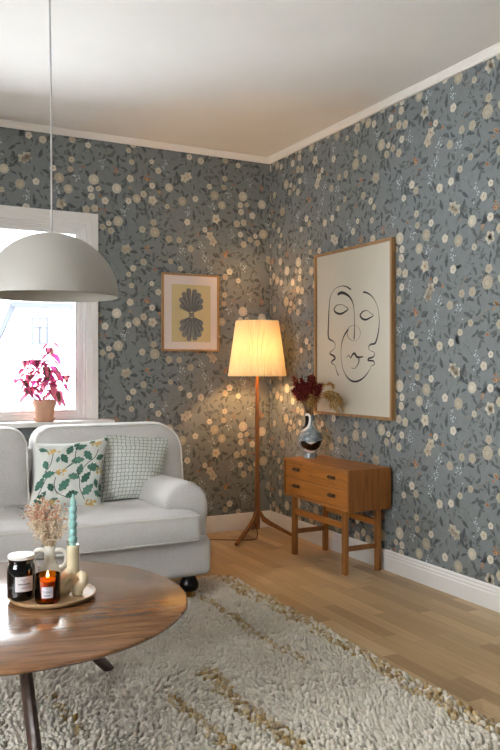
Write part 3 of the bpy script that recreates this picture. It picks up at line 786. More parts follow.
for x, y, L, an in ((212, 140, 60, 70), (270, 128, 62, 20), (183, 190, 60, -60), (252, 203, 66, 8), (307, 180, 66, -50), (380, 188, 52, 30), (264, 248, 58, 80), (342, 240, 72, -8), (300, 285, 66, 50), (235, 282, 56, -15), (188, 318, 72, 55),
                    (315, 342, 72, 45), (86, 215, 50, -75), (104, 262, 62, 10), (62, 300, 66, 68), (74, 372, 76, 60), (118, 328, 48, -60), (232, 366, 62, 15), (418, 95, 50, -30), (360, 315, 46, -70), (396, 325, 50, 60),
                    (250, 110, 40, 40), (330, 105, 34, 20), (375, 360, 50, -20), (80, 130, 44, -30), (405, 410, 40, 10), (150, 190, 34, 80), (140, 390, 46, 20)):
    u, v = UV(x, y); cpoly(leafpoly(u, v, L/372*1.12, L/372*.60, radians(an), 4), random.choice(gr))
for x, y in ((355, 120), (165, 258), (125, 145), (338, 400), (390, 255), (130, 402)):
    for k in range(16):
        u, v = UV(x+random.uniform(-32, 32)*(1 if k < 12 else .5), y+random.uniform(-14, 12)); cpoly(scallop(u, v, .016, 5, .2), jit(och, .15), .0018)
o = fit(m).build('throw_pillow', 'floral_print', origin=(.955, 3.68, .44), cols=True)
tag(o, 'white throw pillow printed with green leaves and ochre blossoms, in front of the gridded pillow', 'pillow')

# ------------------------------------------------------------------ coffee table
TX, TY, TZ, TR = .427, 2.368, .42, .532
ct = thing('coffee_table', (TX, TY, 0), 'round walnut coffee table standing on the rug', 'table')
MB().lathe([(.02, TZ-.028), (TR-.10, TZ-.028), (TR-.03, TZ-.022), (TR-.006, TZ-.013), (TR, TZ-.007), (TR-.001, TZ-.003), (TR-.005, TZ), (.2, TZ), (.0005, TZ)], 128, (TX, TY, 0)).build('tabletop', 'walnut', ct)
for an in (40, -91, 158):
    a = radians(an); d = Vector((cos(a), sin(a), 0)); s = Vector((-sin(a), cos(a), 0)); m = MB(); V = []
    st = [(.20, .110, TZ-.03), (.27, .092, .33), (.38, .074, .20), (.47, .062, .10), (.545, .054, .033)]
    for r0, wd, z in st:
        c = Vector((TX, TY, z))+d*r0
        for q in range(12):
            b = 2*pi*q/12; V.append(c+d*(wd/2*cos(b))+s*(.0165*sin(b)))
    n = 12; F = [(i*n+k, i*n+(k+1) % n, (i+1)*n+(k+1) % n, (i+1)*n+k) for i in range(len(st)-1) for k in range(n)]+[tuple(range(n)), tuple(range(4*n, 5*n))]
    m.add(V, F); m.build('leg', 'walnut_dark', ct)
MB().lathe([(.10, TZ-.05), (.17, TZ-.045), (.18, TZ-.029)], 40, (TX, TY, 0)).build('hub', 'walnut_dark', ct)

# tray and what stands on it
tx, ty = .560, 2.372; z = TZ+.001
tr = MB().lathe([(.0005, z), (.112, z), (.124, z+.004), (.130, z+.012), (.130, z+.016), (.126, z+.016), (.120, z+.009), (.108, z+.006), (.0005, z+.006)], 72, (tx, ty, 0), cap0=False, cap1=False)
tag(tr.build('tray', 'tray_wood', origin=(tx, ty, z)), 'round wooden tray with a low rim on the coffee table', 'tray')
zt = z+.0065
def curved_label(mb, cx, cy, r, a0, a1, z0, z1, t=.0006, n=14):
    V = []; F = []
    for i in range(n+1):
        a = a0+(a1-a0)*i/n
        for rr in (r, r+t):
            for zz in (z0, z1): V.append((cx+rr*cos(a), cy+rr*sin(a), zz))
    for i in range(n):
        o = i*4; p = o+4; F += [(o+2, p+2, p+3, o+3), (o, o+1, p+1, p), (o+1, o+3, p+3, p+1), (o, p, p+2, o+2)]
    F += [(0, 2, 3, 1), (4*n, 4*n+1, 4*n+3, 4*n+2)]; mb.add(V, F)
def bars(mb, cx, cy, r, am, wd, z0, h, pat):
    # printed marks too small to read: short strokes side by side
    x = -wd/2
    for on, w_ in pat:
        if on: curved_label(mb, cx, cy, r, am+x/r, am+(x+w_*wd)/r, z0, z0+h, .0003, 2)
        x += w_*wd
def word(txt, size):
    cu = bpy.data.curves.new('t', 'FONT'); cu.body = txt; cu.size = size; cu.align_x = 'CENTER'
    ob = bpy.data.objects.new('t', cu); col.objects.link(ob)
    dg = bpy.context.evaluated_depsgraph_get(); me = ob.evaluated_get(dg).to_mesh()
    vs = [tuple(v.co) for v in me.vertices]; fs = [tuple(p.vertices) for p in me.polygons]
    bpy.data.objects.remove(ob); bpy.data.curves.remove(cu); return vs, fs
def word_on_cyl(mb, txt, size, cx, cy, r, am, zc, squeeze=1):
    vs, fs = word(txt, size); mb.add([(cx+r*cos(am+v[0]*squeeze/r), cy+r*sin(am+v[0]*squeeze/r), zc+v[1]) for v in vs], fs)
# black jar
jx, jy = .470, 2.385
j = thing('candle_jar', (jx, jy, zt), 'tall black glass jar with a white lid on the tray', 'jar')
MB().lathe([(.0005, zt), (.036, zt), (.0405, zt+.004), (.0415, zt+.010), (.0415, zt+.093), (.040, zt+.101), (.0365, zt+.106), (.036, zt+.112), (.0375, zt+.117), (.0375, zt+.121), (.034, zt+.121)], 56, (jx, jy, 0)).build('body', 'black_glass', j)
MB().lathe([(.0385, zt+.1215), (.0395, zt+.1225), (.0395, zt+.130), (.037, zt+.1325), (.0005, zt+.1325)], 56, (jx, jy, 0), cap0=True).build('lid', 'white_lid', j, label='white lid')
aj = atan2(-jy, -jx)+.10; m = MB(); curved_label(m, jx, jy, .0418, aj-.52, aj+.76, zt+.030, zt+.074)
lb = m.build('label_sticker', 'label', j, label='white label'); m = MB()
pat = [(1, .07), (0, .045)]*9
bars(m, jx, jy, .0425, aj+.12, .036, zt+.050, .0042, pat); bars(m, jx, jy, .0425, aj+.12, .022, zt+.064, .0022, [(1, .1), (0, .06)]*6)
bars(m, jx, jy, .0425, aj+.12, .008, zt+.058, .0026, [(1, .3), (0, .2), (1, .3)]); bars(m, jx, jy, .0425, aj+.12, .018, zt+.040, .0020, [(1, .1), (0, .06)]*6)
m.build('print', 'label_ink', lb, smooth=False)
# amber candle
ax_, ay = .532, 2.312
c = thing('scented_candle', (ax_, ay, zt), 'lit candle in an amber glass with a small white label on the tray', 'candle')
MB().lathe([(.0005, zt), (.031, zt), (.0355, zt+.004), (.0365, zt+.010), (.0365, zt+.083), (.0355, zt+.0835), (.0345, zt+.083), (.0345, zt+.011), (.032, zt+.007), (.0005, zt+.007)], 56, (ax_, ay, 0), cap0=False, cap1=False).build('glass', 'amber', c, label='amber glass tumbler')
MB().lathe([(.033, zt+.008), (.0338, zt+.011), (.0338, zt+.064), (.032, zt+.066), (.010, zt+.065), (.0005, zt+.065)], 48, (ax_, ay, 0)).build('wax', 'warm_wax', c)
MB().tube([(ax_, ay, zt+.064), (ax_+.001, ay, zt+.072)], .0012, 6).build('wick', 'wick', c)
MB().lathe([(.0005, zt+.070), (.0030, zt+.073), (.0038, zt+.077), (.0028, zt+.083), (.0012, zt+.089), (.0002, zt+.093)], 16, (ax_, ay, 0)).build('flame', 'flame', c)
ac = atan2(-ay, -ax_)-.02; m = MB(); curved_label(m, ax_, ay, .0368, ac-.44, ac+.44, zt+.021, zt+.053)
lb = m.build('label_sticker', 'label', c, label='white label'); m = MB()
word_on_cyl(m, 'TABAC', .0105, ax_, ay, .0376, ac, zt+.0345, .82); word_on_cyl(m, 'N°', .0058, ax_, ay, .0376, ac, zt+.0465)
bars(m, ax_, ay, .0374, ac, .020, zt+.0270, .0030, [(1, .09), (0, .05)]*7); m.build('print', 'label_ink', lb, smooth=False)
m = MB(); curved_label(m, ax_, ay, .0366, ac+.60, ac+.74, zt+.005, zt+.009); m.build('sticker', 'red_dot', c, label='tiny red sticker')
# white two-handled vase
vx, vy = .566, 2.430; rt = Vector((.8863, -.4632, 0))
v_ = thing('bud_vase', (vx, vy, zt), 'small glossy white vase with two ring handles on the tray', 'vase')
pr = [(.0005, 0), (.026, 0), (.034, .004), (.0375, .020), (.038, .045), (.036, .062), (.030, .075), (.021, .084), (.0175, .090), (.0170, .110), (.0175, .136), (.0165, .1385), (.0145, .136), (.014, .10), (.0005, .098)]
MB().lathe([(r, zt+q) for r, q in pr], 48, (vx, vy, 0), cap0=False, cap1=False).build('body', 'off_white_glaze', v_)
for sg in (-1, 1):
    pts = [Vector((vx, vy, zt))+rt*sg*u+Vector((0, 0, q)) for u, q in ((.014, .122), (.028, .126), (.044, .121), (.052, .106), (.050, .088), (.040, .075), (.027, .070))]
    MB().tube(spline(pts, 6), .0065, 12).build('handle', 'off_white_glaze', v_)
# knotted holder
kx, ky = .618, 2.352; kf = Vector((-.4632, -.8863, 0))
k_ = thing('candle_holder', (kx, ky, zt), 'cream knotted ceramic candle holder on the tray', 'candle holder')
K = .000466
def kp(x, y, d): return Vector((kx, ky, zt+.0005))+rt*((x-312)*K)+kf*d+Vector((0, 0, (684-y)*K))
MB().lathe([(.0005, zt+.05), (.018, zt+.052), (.0185, zt+.07), (.0185, zt+.150), (.0175, zt+.1525), (.0125, zt+.151), (.012, zt+.128), (.0005, zt+.128)], 40, (kx, ky, 0), cap0=False, cap1=False).build('neck', 'cream_glaze', k_)
path = [kp(312, 470, 0), kp(312, 505, 0), kp(292, 535, .008), kp(258, 570, .018), kp(238, 612, .020), kp(248, 644, .014), kp(282, 640, .004), kp(318, 605, -.004), kp(346, 572, -.002), kp(376, 562, .006), kp(386, 592, .014), kp(362, 622, .014), kp(345, 645, .012)]
sp_ = spline(path, 6); MB().tube(sp_, [.0158]*len(sp_), 20, caps=True).build('knot', 'cream_glaze', k_)
m = MB()
for x, d in ((258, .004), (345, .010)): m.tube(spline([kp(x, 684-17, d), kp(x, 650, d), kp(x, 620, d)], 4), [.0172]*9, 20); 
for x, d in ((258, .004), (345, .010)):
    p = kp(x, 684, d); m.lathe([(.0005, 0), (.014, 0), (.0172, .005), (.0172, .012)], 24, (p.x, p.y, p.z))
m.build('foot', 'cream_glaze', k_)
# twisted candle standing in it
c = thing('taper_candle', (kx, ky, zt+.1285), 'pale turquoise bubbly taper candle in the knotted holder', 'candle')
z0 = zt+.129; prof = [(.0005, z0), (.011, z0), (.0115, z0+.028)]; H_ = .178
for i in range(60):
    t = i/59; zz = z0+.028+t*(H_-.028); env = .0125*(1-.10*t) if t < .80 else .0112*(1-(t-.80)/.20*.80)
    prof.append((env*(.66+.42*abs(sin(pi*(t*6.5)))**.8), zz))
prof.append((.0008, z0+H_))
MB().lathe(prof, 32, (kx, ky, 0), rad=lambda a, q: 1+.03*sin(2*a+q*150)).build('candle_body', 'wax', c)
MB().tube([(kx, ky, z0+H_-.002), (kx+.001, ky, z0+H_+.009)], .001, 6).build('wick', 'wick', c)

# ------------------------------------------------------------------ dried flowers
def spray(name, base, tips, label, cat, cs, cstem, r_stem, blob, nper, spread, kind='dot'):
    t = thing(name, base, label, cat); st = MB(); fl = MB(); b = Vector(base)
    for tip in tips:
        tip = Vector(tip); mid = b.lerp(tip, .5)+Vector((random.uniform(-.01, .01), random.uniform(-.01, .01), .01))
        pth = spline([b+Vector((random.uniform(-.004, .004), random.uniform(-.004, .004), 0)), mid, tip], 5); st.tube(pth, r_stem, 5, cstem)
        for q in range(nper):
            if kind == 'dot':
                u = random.betavariate(3, 1.3); o = b.lerp(tip, u)+Vector([random.gauss(0, spread*u) for _ in range(3)])
                s_ = blob*random.uniform(.6, 1.4); fl.sphere(o, s_, 5, 4, jit(random.choice(cs[2:4] if (o.z-b.z > .105 and random.random() < .7) else cs[:2]+cs[4:]), .12), (1, 1, .8))
                if q % 2 == 0: st.tube([b.lerp(tip, max(0, u-.3)), o], r_stem*.45, 3, cstem)
            else:            # feathery plume: short bristles leaving the stem end
                u = 1-random.random()**1.2*.42; i = min(len(pth)-2, int(u*(len(pth)-1))); p0 = pth[i].lerp(pth[i+1], random.random()); dr = (pth[min(i+1, len(pth)-1)]-pth[i]).normalized()
                d = (dr*.8+Vector([random.gauss(0, .8) for _ in range(3)])).normalized(); L = blob*random.uniform(.5, 1.3); sd = d.cross(Vector((random.random(), random.random(), random.random()))).normalized()*blob*.10
                q1 = p0+d*L; g = Vector((0, 0, -L*.25)); up_ = d.cross(sd).normalized()*blob*.09
                fl.add([p0-sd, p0+sd, p0+up_, q1+g-sd*.5, q1+g+sd*.5, q1+g+up_*.5], [(0, 1, 4, 3), (1, 2, 5, 4), (2, 0, 3, 5), (3, 4, 5)], jit(random.choice(cs), .3))
    s = st.build('stem', 'red_dry', t, cols=True); f = fl.build('blossom', 'red_dry', t, cols=True, smooth=(kind == 'dot'))
    return t
tips = []
for i in range(20):
    u = random.uniform(-.060, .050); q = random.uniform(.06, .135); tips.append(Vector((vx, vy, zt+.138))+rt*u*(q/.10)+kf*random.uniform(-.03, .03)+Vector((0, 0, q)))
spray('dried_flower_bunch', (vx, vy, zt+.115), tips, 'airy bunch of dried peach and cream flowers in the small white vase', 'dried flowers',
      [lin((226, 206, 180)), lin((232, 218, 198)), lin((206, 150, 122)), lin((214, 176, 150)), lin((226, 210, 186))], lin((206, 180, 146)), .0006, .0033, 64, .017)

# ------------------------------------------------------------------ pendant lamp
px_, py_, pz = .566, 2.405, 1.341; PR = .204
pl = thing('pendant_lamp', (px_, py_, pz), 'large grey white dome pendant hanging over the coffee table', 'lamp')
out = [(PR*cos(radians(a)), pz+(PR*.955)*sin(radians(a))) for a in range(0, 90, 4)]+[(.004, pz+PR*.955)]
inn = [((PR-.004)*cos(radians(a)), pz+(PR*.955-.004)*sin(radians(a))) for a in range(88, -1, -4)]
MB().lathe(out[::-1]+[(PR-.002, pz-.0015)], 96, (px_, py_, 0), cap0=True, cap1=False).build('lamp_shade', 'pendant', pl)
MB().lathe([(PR-.002, pz-.0015)]+[(a, b) for a, b in inn[::-1]]+[(.002, pz+PR*.955-.004)], 96, (px_, py_, 0), cap0=False, cap1=True).build('shade_lining', 'pendant_in', pl)
MB().lathe([(.02, pz+.135), (.022, pz+.14), (.022, pz+.185), (.016, pz+.192)], 24, (px_, py_, 0)).build('socket', 'white_paint', pl)
MB().lathe([(.012, pz+.134), (.018, pz+.11), (.030, pz+.085), (.030, pz+.07), (.018, pz+.052), (.001, pz+.047)], 24, (px_, py_, 0)).build('bulb', 'white_glaze', pl)
MB().tube([(px_, py_, pz+PR*.95), (px_-.002, py_, pz+.6), (px_-.010, py_+.004, HC-.03)], .0028, 10).build('cord', 'cord', pl)
MB().lathe([(.045, HC-.03), (.05, HC-.02), (.05, HC-.001)], 32, (px_-.010, py_+.004, 0)).build('ceiling_rose', 'white_paint', pl)

# ------------------------------------------------------------------ potted coleus on the sill
gx, gy, gz = 1.066, 4.715, WZ0-.0015
pp = thing('potted_plant', (gx, gy, gz), 'pink leaved coleus in a terracotta pot on the window sill', 'plant')
MB().lathe([(.0005, gz), (.050, gz), (.058, gz+.004), (.064, gz+.022), (.060, gz+.022), (.055, gz+.008), (.0005, gz+.007)], 40, (gx, gy, 0), cap0=False, cap1=False).build('saucer', 'terracotta', pp)
z1 = gz+.008
pot = MB().lathe([(.0005, z1), (.046, z1), (.050, z1+.004), (.062, z1+.084), (.067, z1+.085), (.070, z1+.118), (.068, z1+.120), (.063, z1+.118), (.060, z1+.085), (.050, z1+.06)], 44, (gx, gy, 0), cap0=False).build('pot', 'terracotta', pp)
MB().lathe([(.0005, z1+.108), (.03, z1+.110), (.0625, z1+.104)], 30, (gx, gy, 0), cap0=False).build('soil', 'soil', pp)
st = MB(); lf = MB()
pk = [lin((216, 92, 140)), lin((228, 120, 150)), lin((206, 80, 160)), lin((232, 140, 144)), lin((190, 76, 112))]; drk = [lin((120, 48, 70)), lin((146, 62, 92)), lin((96, 78, 62))]
def leaf3(mb, p, d, L, W, c, c2, droop=.5):
    d = d.normalized(); s = d.cross(Vector((0, 0, 1)))
    s = s.normalized() if s.length > .1 else Vector((1, 0, 0)); n = s.cross(d); K = 7; V = []; F = []; C = []
    for i in range(K+1):
        t = i/K; w_ = W*.5*(sin(pi*min(1, t*.92+.04))**.75)*(1-.25*t)*(1+.10*(i % 2)); c0 = p+d*(L*t)+n*(.10*L*sin(pi*t))-Vector((0, 0, droop*L*t*t))
        V += [c0-s*w_+n*(.12*w_), c0-s*w_*.45, c0+s*w_*.45, c0+s*w_+n*(.12*w_)]
    for i in range(K):
        for k in range(3): F.append((i*4+k, i*4+k+1, i*4+4+k+1, i*4+4+k)); C.append(c2 if k == 1 and 0 < i < K-1 else c)
    o = len(mb.v); mb.v += [tuple(v) for v in V]; mb.f += [tuple(i+o for i in f) for f in F]; mb.c += C
rp = random.Random(5)
for (ex, ez, n) in ((1.100, 1.285, 7), (1.065, 1.160, 6), (.935, 1.200, 6), (1.020, 1.205, 6), (.925, 1.060, 4), (1.185, 1.090, 5), (1.150, .990, 4), (.965, 1.015, 4), (1.080, 1.040, 5), (1.12, 1.13, 4), (.985, 1.10, 4)):
    tip = Vector((ex, gy+rp.uniform(-.06, .035), ez)); b = Vector((gx+(ex-gx)*.2+rp.uniform(-.01, .01), gy+rp.uniform(-.02, .02), z1+.105))
    mid = b.lerp(tip, .5)+Vector(((ex-gx)*.12, 0, .0)); pth = spline([b, mid, tip], 6); st.tube(pth, [.0032-.0018*i/12 for i in range(13)], 6)
    for k in range(n):
        u = 1-k/n*.62; i = min(11, int(u*12)); p = pth[i]
        for sg in (0, 1):
            a = k*1.7+sg*pi+rp.uniform(-.5, .5); d = Vector((cos(a), .7*sin(a), rp.uniform(-.25, .45)))
            if p.y+d.y*.06 > YW-.02: d.y = -abs(d.y)
            L = rp.uniform(.058, .088)*(1.0 if k else .8); dkp = ex > 1.15 or rp.random() < .16
            c = jit(rp.choice(drk if dkp else pk), .15); c2 = jit(rp.choice(pk if dkp else drk+pk), .1)
            leaf3(lf, p, d, L, L*.72, c, c2, rp.uniform(.35, .9))
st.build('stem', 'stem', pp); lf.build('foliage', 'plant', pp, cols=True)

# ------------------------------------------------------------------ shell print
fr = thing('picture_frame', (2.056, YW-.001, 1.49), 'small oak framed shell print on the wall beside the window', 'picture')
X0, X1, Z0, Z1 = 1.848, 2.262, 1.232, 1.750; yb = YW-.0015; yf = YW-.022
m = MB()
for a, b, c, d in ((X0, X0+.013, Z0, Z1), (X1-.013, X1, Z0, Z1), (X0+.013, X1-.013, Z1-.013, Z1), (X0+.013, X1-.013, Z0, Z0+.013)): m.box(a, b, yf, yb, c, d)
m.build('frame', 'frame_oak', fr, smooth=False, bevel=.0015)
MB().box(X0+.013, X1-.013, yf+.008, yb, Z0+.013, Z1-.013).build('mat', 'mat', fr, smooth=False)
y1 = yf+.0072
pn = MB().box(X0+.070, X1-.062, y1, y1+.0007, Z0+.062, Z1-.072).build('print', 'yellow_paper', fr, smooth=False)
def fan(cx, cz, sg, lay):
    s = MB(); l = MB()
    for i, (an, L) in enumerate(((-58, .096), (-40, .125), (-24, .148), (-9, .162), (8, .166), (24, .150), (41, .128), (59, .098))):
        a = radians(90*sg+an*sg); pts = []
        w0, w1 = .006, .0185
        base = Vector((cx+.010*cos(a), cz+.008*sin(a))); tip = Vector((cx+(L-.018)*cos(a), cz+(L-.018)*sin(a))); sd = Vector((-sin(a), cos(a)))
        pts = [base-sd*w0, ]+[tip+(-sd*cos(t)+Vector((cos(a), sin(a)))*sin(t))*w1 for t in [pi*k/8 for k in range(9)]]+[base+sd*w0]
        s.prism([(p[0], p[1]) for p in pts], 'y', y1-.0004-(i % 2)*.0002, y1)
        m0, m1 = base.lerp(tip, .1), base.lerp(tip, .92); off = sd*(.010 if i != 7 else 0)
        q = [(m0+off*.3)-sd*.0012, (m1+off)-sd*.0026, (m1+off)+sd*.0026, (m0+off*.3)+sd*.0012]
        l.prism([(p[0], p[1]) for p in q], 'y', y1-.0012, y1-.0007)
    s.box(cx-.020, cx+.018, y1-.0006, y1, min(cz, cz-sg*.012), max(cz, cz-sg*.012))
    o = s.build('shell', 'shell_ink', pn, smooth=False, label='blue grey scallop shell'); l.build('shell_ribs', 'shell_line', pn, smooth=False)
fan(2.060, 1.490, 1, 0); fan(2.062, 1.464, -1, 0)

# ------------------------------------------------------------------ line drawing of a face
STROKES = [
 [(3.787,1.584),(3.842,1.608),(3.907,1.614),(3.970,1.597),(4.011,1.553),(4.023,1.480),(4.029,1.398),(4.032,1.323),(4.017,1.298),(3.976,1.284),(3.955,1.264),(3.964,1.239),(4.005,1.219),(4.011,1.206),(3.976,1.196),(3.955,1.179),(3.988,1.163),(3.993,1.150),(3.958,1.137),(3.947,1.117),(3.935,1.093),(3.918,1.075)],
 [(3.929,1.566),(3.890,1.574),(3.842,1.563),(3.795,1.536),(3.765,1.494),(3.754,1.430),(3.752,1.352),(3.757,1.287)],
 [(3.970,1.479),(3.941,1.500),(3.890,1.503),(3.850,1.490),(3.817,1.472),(3.845,1.458),(3.895,1.447),(3.947,1.458),(3.970,1.479)],
 [(3.699,1.427),(3.667,1.447),(3.629,1.449),(3.596,1.433),(3.570,1.418),(3.601,1.406),(3.641,1.398),(3.678,1.407),(3.699,1.427)],
 [(3.693,1.323),(3.702,1.301),(3.726,1.285),(3.760,1.280),(3.794,1.288),(3.819,1.305),(3.828,1.329),(3.819,1.351),(3.794,1.367),(3.760,1.371),(3.726,1.364),(3.702,1.346),(3.693,1.323)],
 [(3.667,1.559),(3.629,1.551),(3.585,1.529),(3.548,1.493),(3.523,1.446),(3.514,1.386),(3.521,1.327),(3.541,1.275),(3.558,1.258),(3.596,1.254),(3.613,1.239),(3.603,1.221),(3.565,1.211),(3.558,1.196),(3.575,1.181),(3.611,1.175),(3.616,1.163),(3.570,1.160),(3.560,1.140),(3.591,1.130),(3.601,1.114),(3.629,1.087),(3.667,1.062),(3.720,1.043),(3.773,1.042),(3.822,1.062),(3.861,1.101),(3.884,1.149),(3.892,1.214),(3.884,1.270),(3.856,1.317),(3.814,1.352)],
 [(3.834,1.184),(3.811,1.196),(3.792,1.180),(3.773,1.199),(3.752,1.205),(3.730,1.186),(3.709,1.183),(3.665,1.185)],
 [(3.709,1.183),(3.709,1.156),(3.730,1.130),(3.757,1.116),(3.784,1.122)],
]
art = thing('picture_frame', (XW-.001, 3.78, 1.33), 'tall oak framed black line drawing of a face above the chest', 'picture')
A0, A1, B0, B1 = 3.388, 4.175, .832, 1.836; xb = XW-.0015; xf = XW-.030
m = MB()
for a, b, c, d in ((A0, A0+.016, B0, B1), (A1-.016, A1, B0, B1), (A0+.016, A1-.016, B1-.016, B1), (A0+.016, A1-.016, B0, B0+.016)): m.box(xf, xb, a, b, c, d)
m.build('frame', 'frame_oak_dark', art, smooth=False, bevel=.0015)
sh = MB().box(xf+.014, xb, A0+.016, A1-.016, B0+.016, B1-.016).build('paper', 'paper', art, smooth=False)
WD = [.0125, .019, .013, .0125, .0045, .0115, .015, .012]
SN = ['left_profile', 'nose_line', 'eye', 'eye', 'nose_circle', 'right_profile', 'mouth', 'mouth']
for s_, wd, sn in zip(STROKES, WD, SN):
    m = MB()
    pts = [(p.x, p.y) for p in spline([(a, b, 0) for a, b in s_], 5)]; n = len(pts)
    L = []; R = []
    for i, p in enumerate(pts):
        a = pts[max(0, i-1)]; b = pts[min(n-1, i+1)]; dx, dy = b[0]-a[0], b[1]-a[1]; d = sqrt(dx*dx+dy*dy) or 1
        w_ = wd*(.62+.38*sin(i*.16+wd*700))*(.55 if i in (0, n-1) else 1)
        L.append((p[0]-dy/d*w_/2, p[1]+dx/d*w_/2)); R.append((p[0]+dy/d*w_/2, p[1]-dx/d*w_/2))
    for i in range(n-1): m.prism([L[i], L[i+1], R[i+1], R[i]], 'x', xf+.0134, xf+.0139)
    m.build(sn, 'ink', sh, smooth=False)

# ------------------------------------------------------------------ floor lamp
lx, ly = 2.405, 4.500
fl = thing('floor_lamp', (lx, ly, 0), 'teak tripod floor lamp with a glowing pleated shade in the corner', 'lamp')
MB().lathe([(.013, .06), (.019, .066), (.020, .12), (.017, .3), (.0135, .8), (.0115, 1.12), (.010, 1.125)], 8, (lx, ly, 0)).build('pole', 'lamp_wood', fl)
for tx_, ty_ in ((2.180, 4.363), (2.610, 4.372), (2.495, 4.735)):
    d = Vector((tx_-lx, ty_-ly, 0)); R_ = d.length; d.normalize(); s = Vector((-d.y, d.x, 0)); V = []
    st_ = [(.012, .19, .012), (.020, .170, .020), (.040, .128, .030), (.085, .098, .026), (.16, .060, .020), (.23, .024, .016), (R_, .0085, .014)]
    for r0, zz, h_ in st_:
        c = Vector((lx, ly, zz))+d*r0
        up_ = Vector((0, 0, 1)); 
        for q, w_ in ((1, 1), (1, -1), (-1, -1), (-1, 1)): V.append(c+up_*(q*h_/2)+s*(w_*.010)+d*(q*h_*.25))
    n = 4; F = [(i*n+k, i*n+(k+1) % n, (i+1)*n+(k+1) % n, (i+1)*n+k) for i in range(len(st_)-1) for k in range(n)]+[(3, 2, 1, 0), tuple(range(6*n, 7*n))]
    mn = min(v.z for v in V)
    V = [Vector((v.x, v.y, max(v.z, .0005))) for v in V]
    m = MB(); m.add(V, F); m.build('leg', 'lamp_wood', fl, smooth=False, bevel=.003)
N = 62*4; V = []; F = []; zz = [1.067, 1.070, 1.16, 1.25, 1.34, 1.425, 1.429]
for q, z_ in enumerate(zz):
    t = (z_-1.067)/.362; R0 = .190+(.139-.190)*t
    for k in range(N):
        a = 2*pi*k/N; f = abs(((k/4) % 1)*2-1); V.append((lx+(R0+(f-.5)*.007)*cos(a), ly+(R0+(f-.5)*.007)*sin(a), z_+(f-.5)*.003*(1 if q in (0, len(zz)-1) else 0)))
for q in range(len(zz)-1):
    for k in range(N): F.append((q*N+k, q*N+(k+1) % N, (q+1)*N+(k+1) % N, (q+1)*N+k))
m = MB(); m.add(V, F); m.build('lamp_shade', 'shade', fl, smooth=False, label='cream pleated shade')
m = MB()
for R0, z_ in ((.184, 1.072), (.134, 1.424)): m.tube([(lx+R0*cos(a), ly+R0*sin(a), z_) for a in [2*pi*k/40 for k in range(40)]], .0014, 5, closed=True)
for k in range(3):
    a = 2*pi*k/3+.4; m.tube([(lx+.134*cos(a), ly+.134*sin(a), 1.424), (lx+.02*cos(a), ly+.02*sin(a), 1.40), (lx+.016*cos(a), ly+.016*sin(a), 1.165)], .0013, 5)
m.build('shade_carrier', 'brass', fl)
MB().lathe([(.012, 1.124), (.018, 1.126), (.019, 1.172), (.015, 1.176)], 20, (lx, ly, 0)).build('socket', 'black_foot', fl)
MB().lathe([(.012, 1.178), (.016, 1.195), (.028, 1.222), (.031, 1.242), (.026, 1.262), (.012, 1.274), (.001, 1.276)], 24, (lx, ly, 0)).build('bulb', 'bulb_glow', fl, label='glowing bulb')
cpts = [(lx, ly, .055), (lx-.01, ly-.02, .015), (lx-.05, ly-.04, .0035), (2.25, 4.50, .0035), (2.05, 4.62, .0035), (1.85, 4.66, .0035), (1.70, 4.60, .0035)]
MB().tube(spline(cpts, 8), .0028, 8).build('cord', 'brown_cord', fl, label='brown flex on the floor')

# ------------------------------------------------------------------ chest of two drawers on a stand
CX0, CX1, CY0, CY1, CZ0, CZ1 = 2.370, 2.652, 3.405, 4.092, .350, .575
cb = thing('side_cabinet', ((CX0+CX1)/2, (CY0+CY1)/2, 0), 'small teak chest with two drawers on an open stand by the right wall', 'cabinet')
t_ = .014; m = MB()
m.box(CX0, CX1, CY0, CY1, CZ1-t_, CZ1); m.box(CX0, CX1, CY0, CY1, CZ0, CZ0+t_)
m.box(CX1-.006, CX1, CY0+t_, CY1-t_, CZ0+t_, CZ1-t_)
m.build('body', 'teak', cb, smooth=False, bevel=.0015)
for a in (CY0-.0008, CY1-t_+.0008): MB().box(CX0-.0006, CX1, a, a+t_, CZ0+.0005, CZ1-.0005).build('side_panel', 'teak_x', cb, smooth=False, bevel=.001)
for zc0, zc1 in ((CZ0+t_+.002, .4605), (.4645, CZ1-t_-.002)):
    d = MB().box(CX0+.004, CX0+.22, CY0+t_+.002, CY1-t_-.002, zc0, zc1).build('drawer', 'teak', cb, smooth=False, bevel=.001)
    for yc in (3.572, 3.946):
        zc = (zc0+zc1)/2+.004; h = MB()
        h.tube(spline([(CX0+.003, yc-.030, zc+.004), (CX0-.008, yc-.026, zc+.001), (CX0-.011, yc, zc-.002), (CX0-.008, yc+.026, zc+.001), (CX0+.003, yc+.030, zc+.004)], 5), .0052, 8)
        h.box(CX0+.0025, CX0+.0042, yc-.034, yc+.034, zc-.009, zc+.011)
        h.build('handle', 'dark_pull', d, label='dark brown pull')
lw = .032; LX = (2.384, 2.634-lw); LY = (3.462, 4.022-lw)
for a in LX:
    for b in LY: MB().box(a, a+lw*.85, b, b+lw, 0, CZ0-.0005).build('leg', 'teak_z', cb, smooth=False, bevel=.003)
for a in LX: MB().box(a+.006, a+.022, LY[0]+lw, LY[1], .246, .280).build('rail', 'teak', cb, smooth=False, bevel=.002)
for b in LY: MB().box(LX[0]+lw*.85, LX[1], b+.008, b+.024, .125, .152).build('stretcher', 'teak_x', cb, smooth=False, bevel=.002)

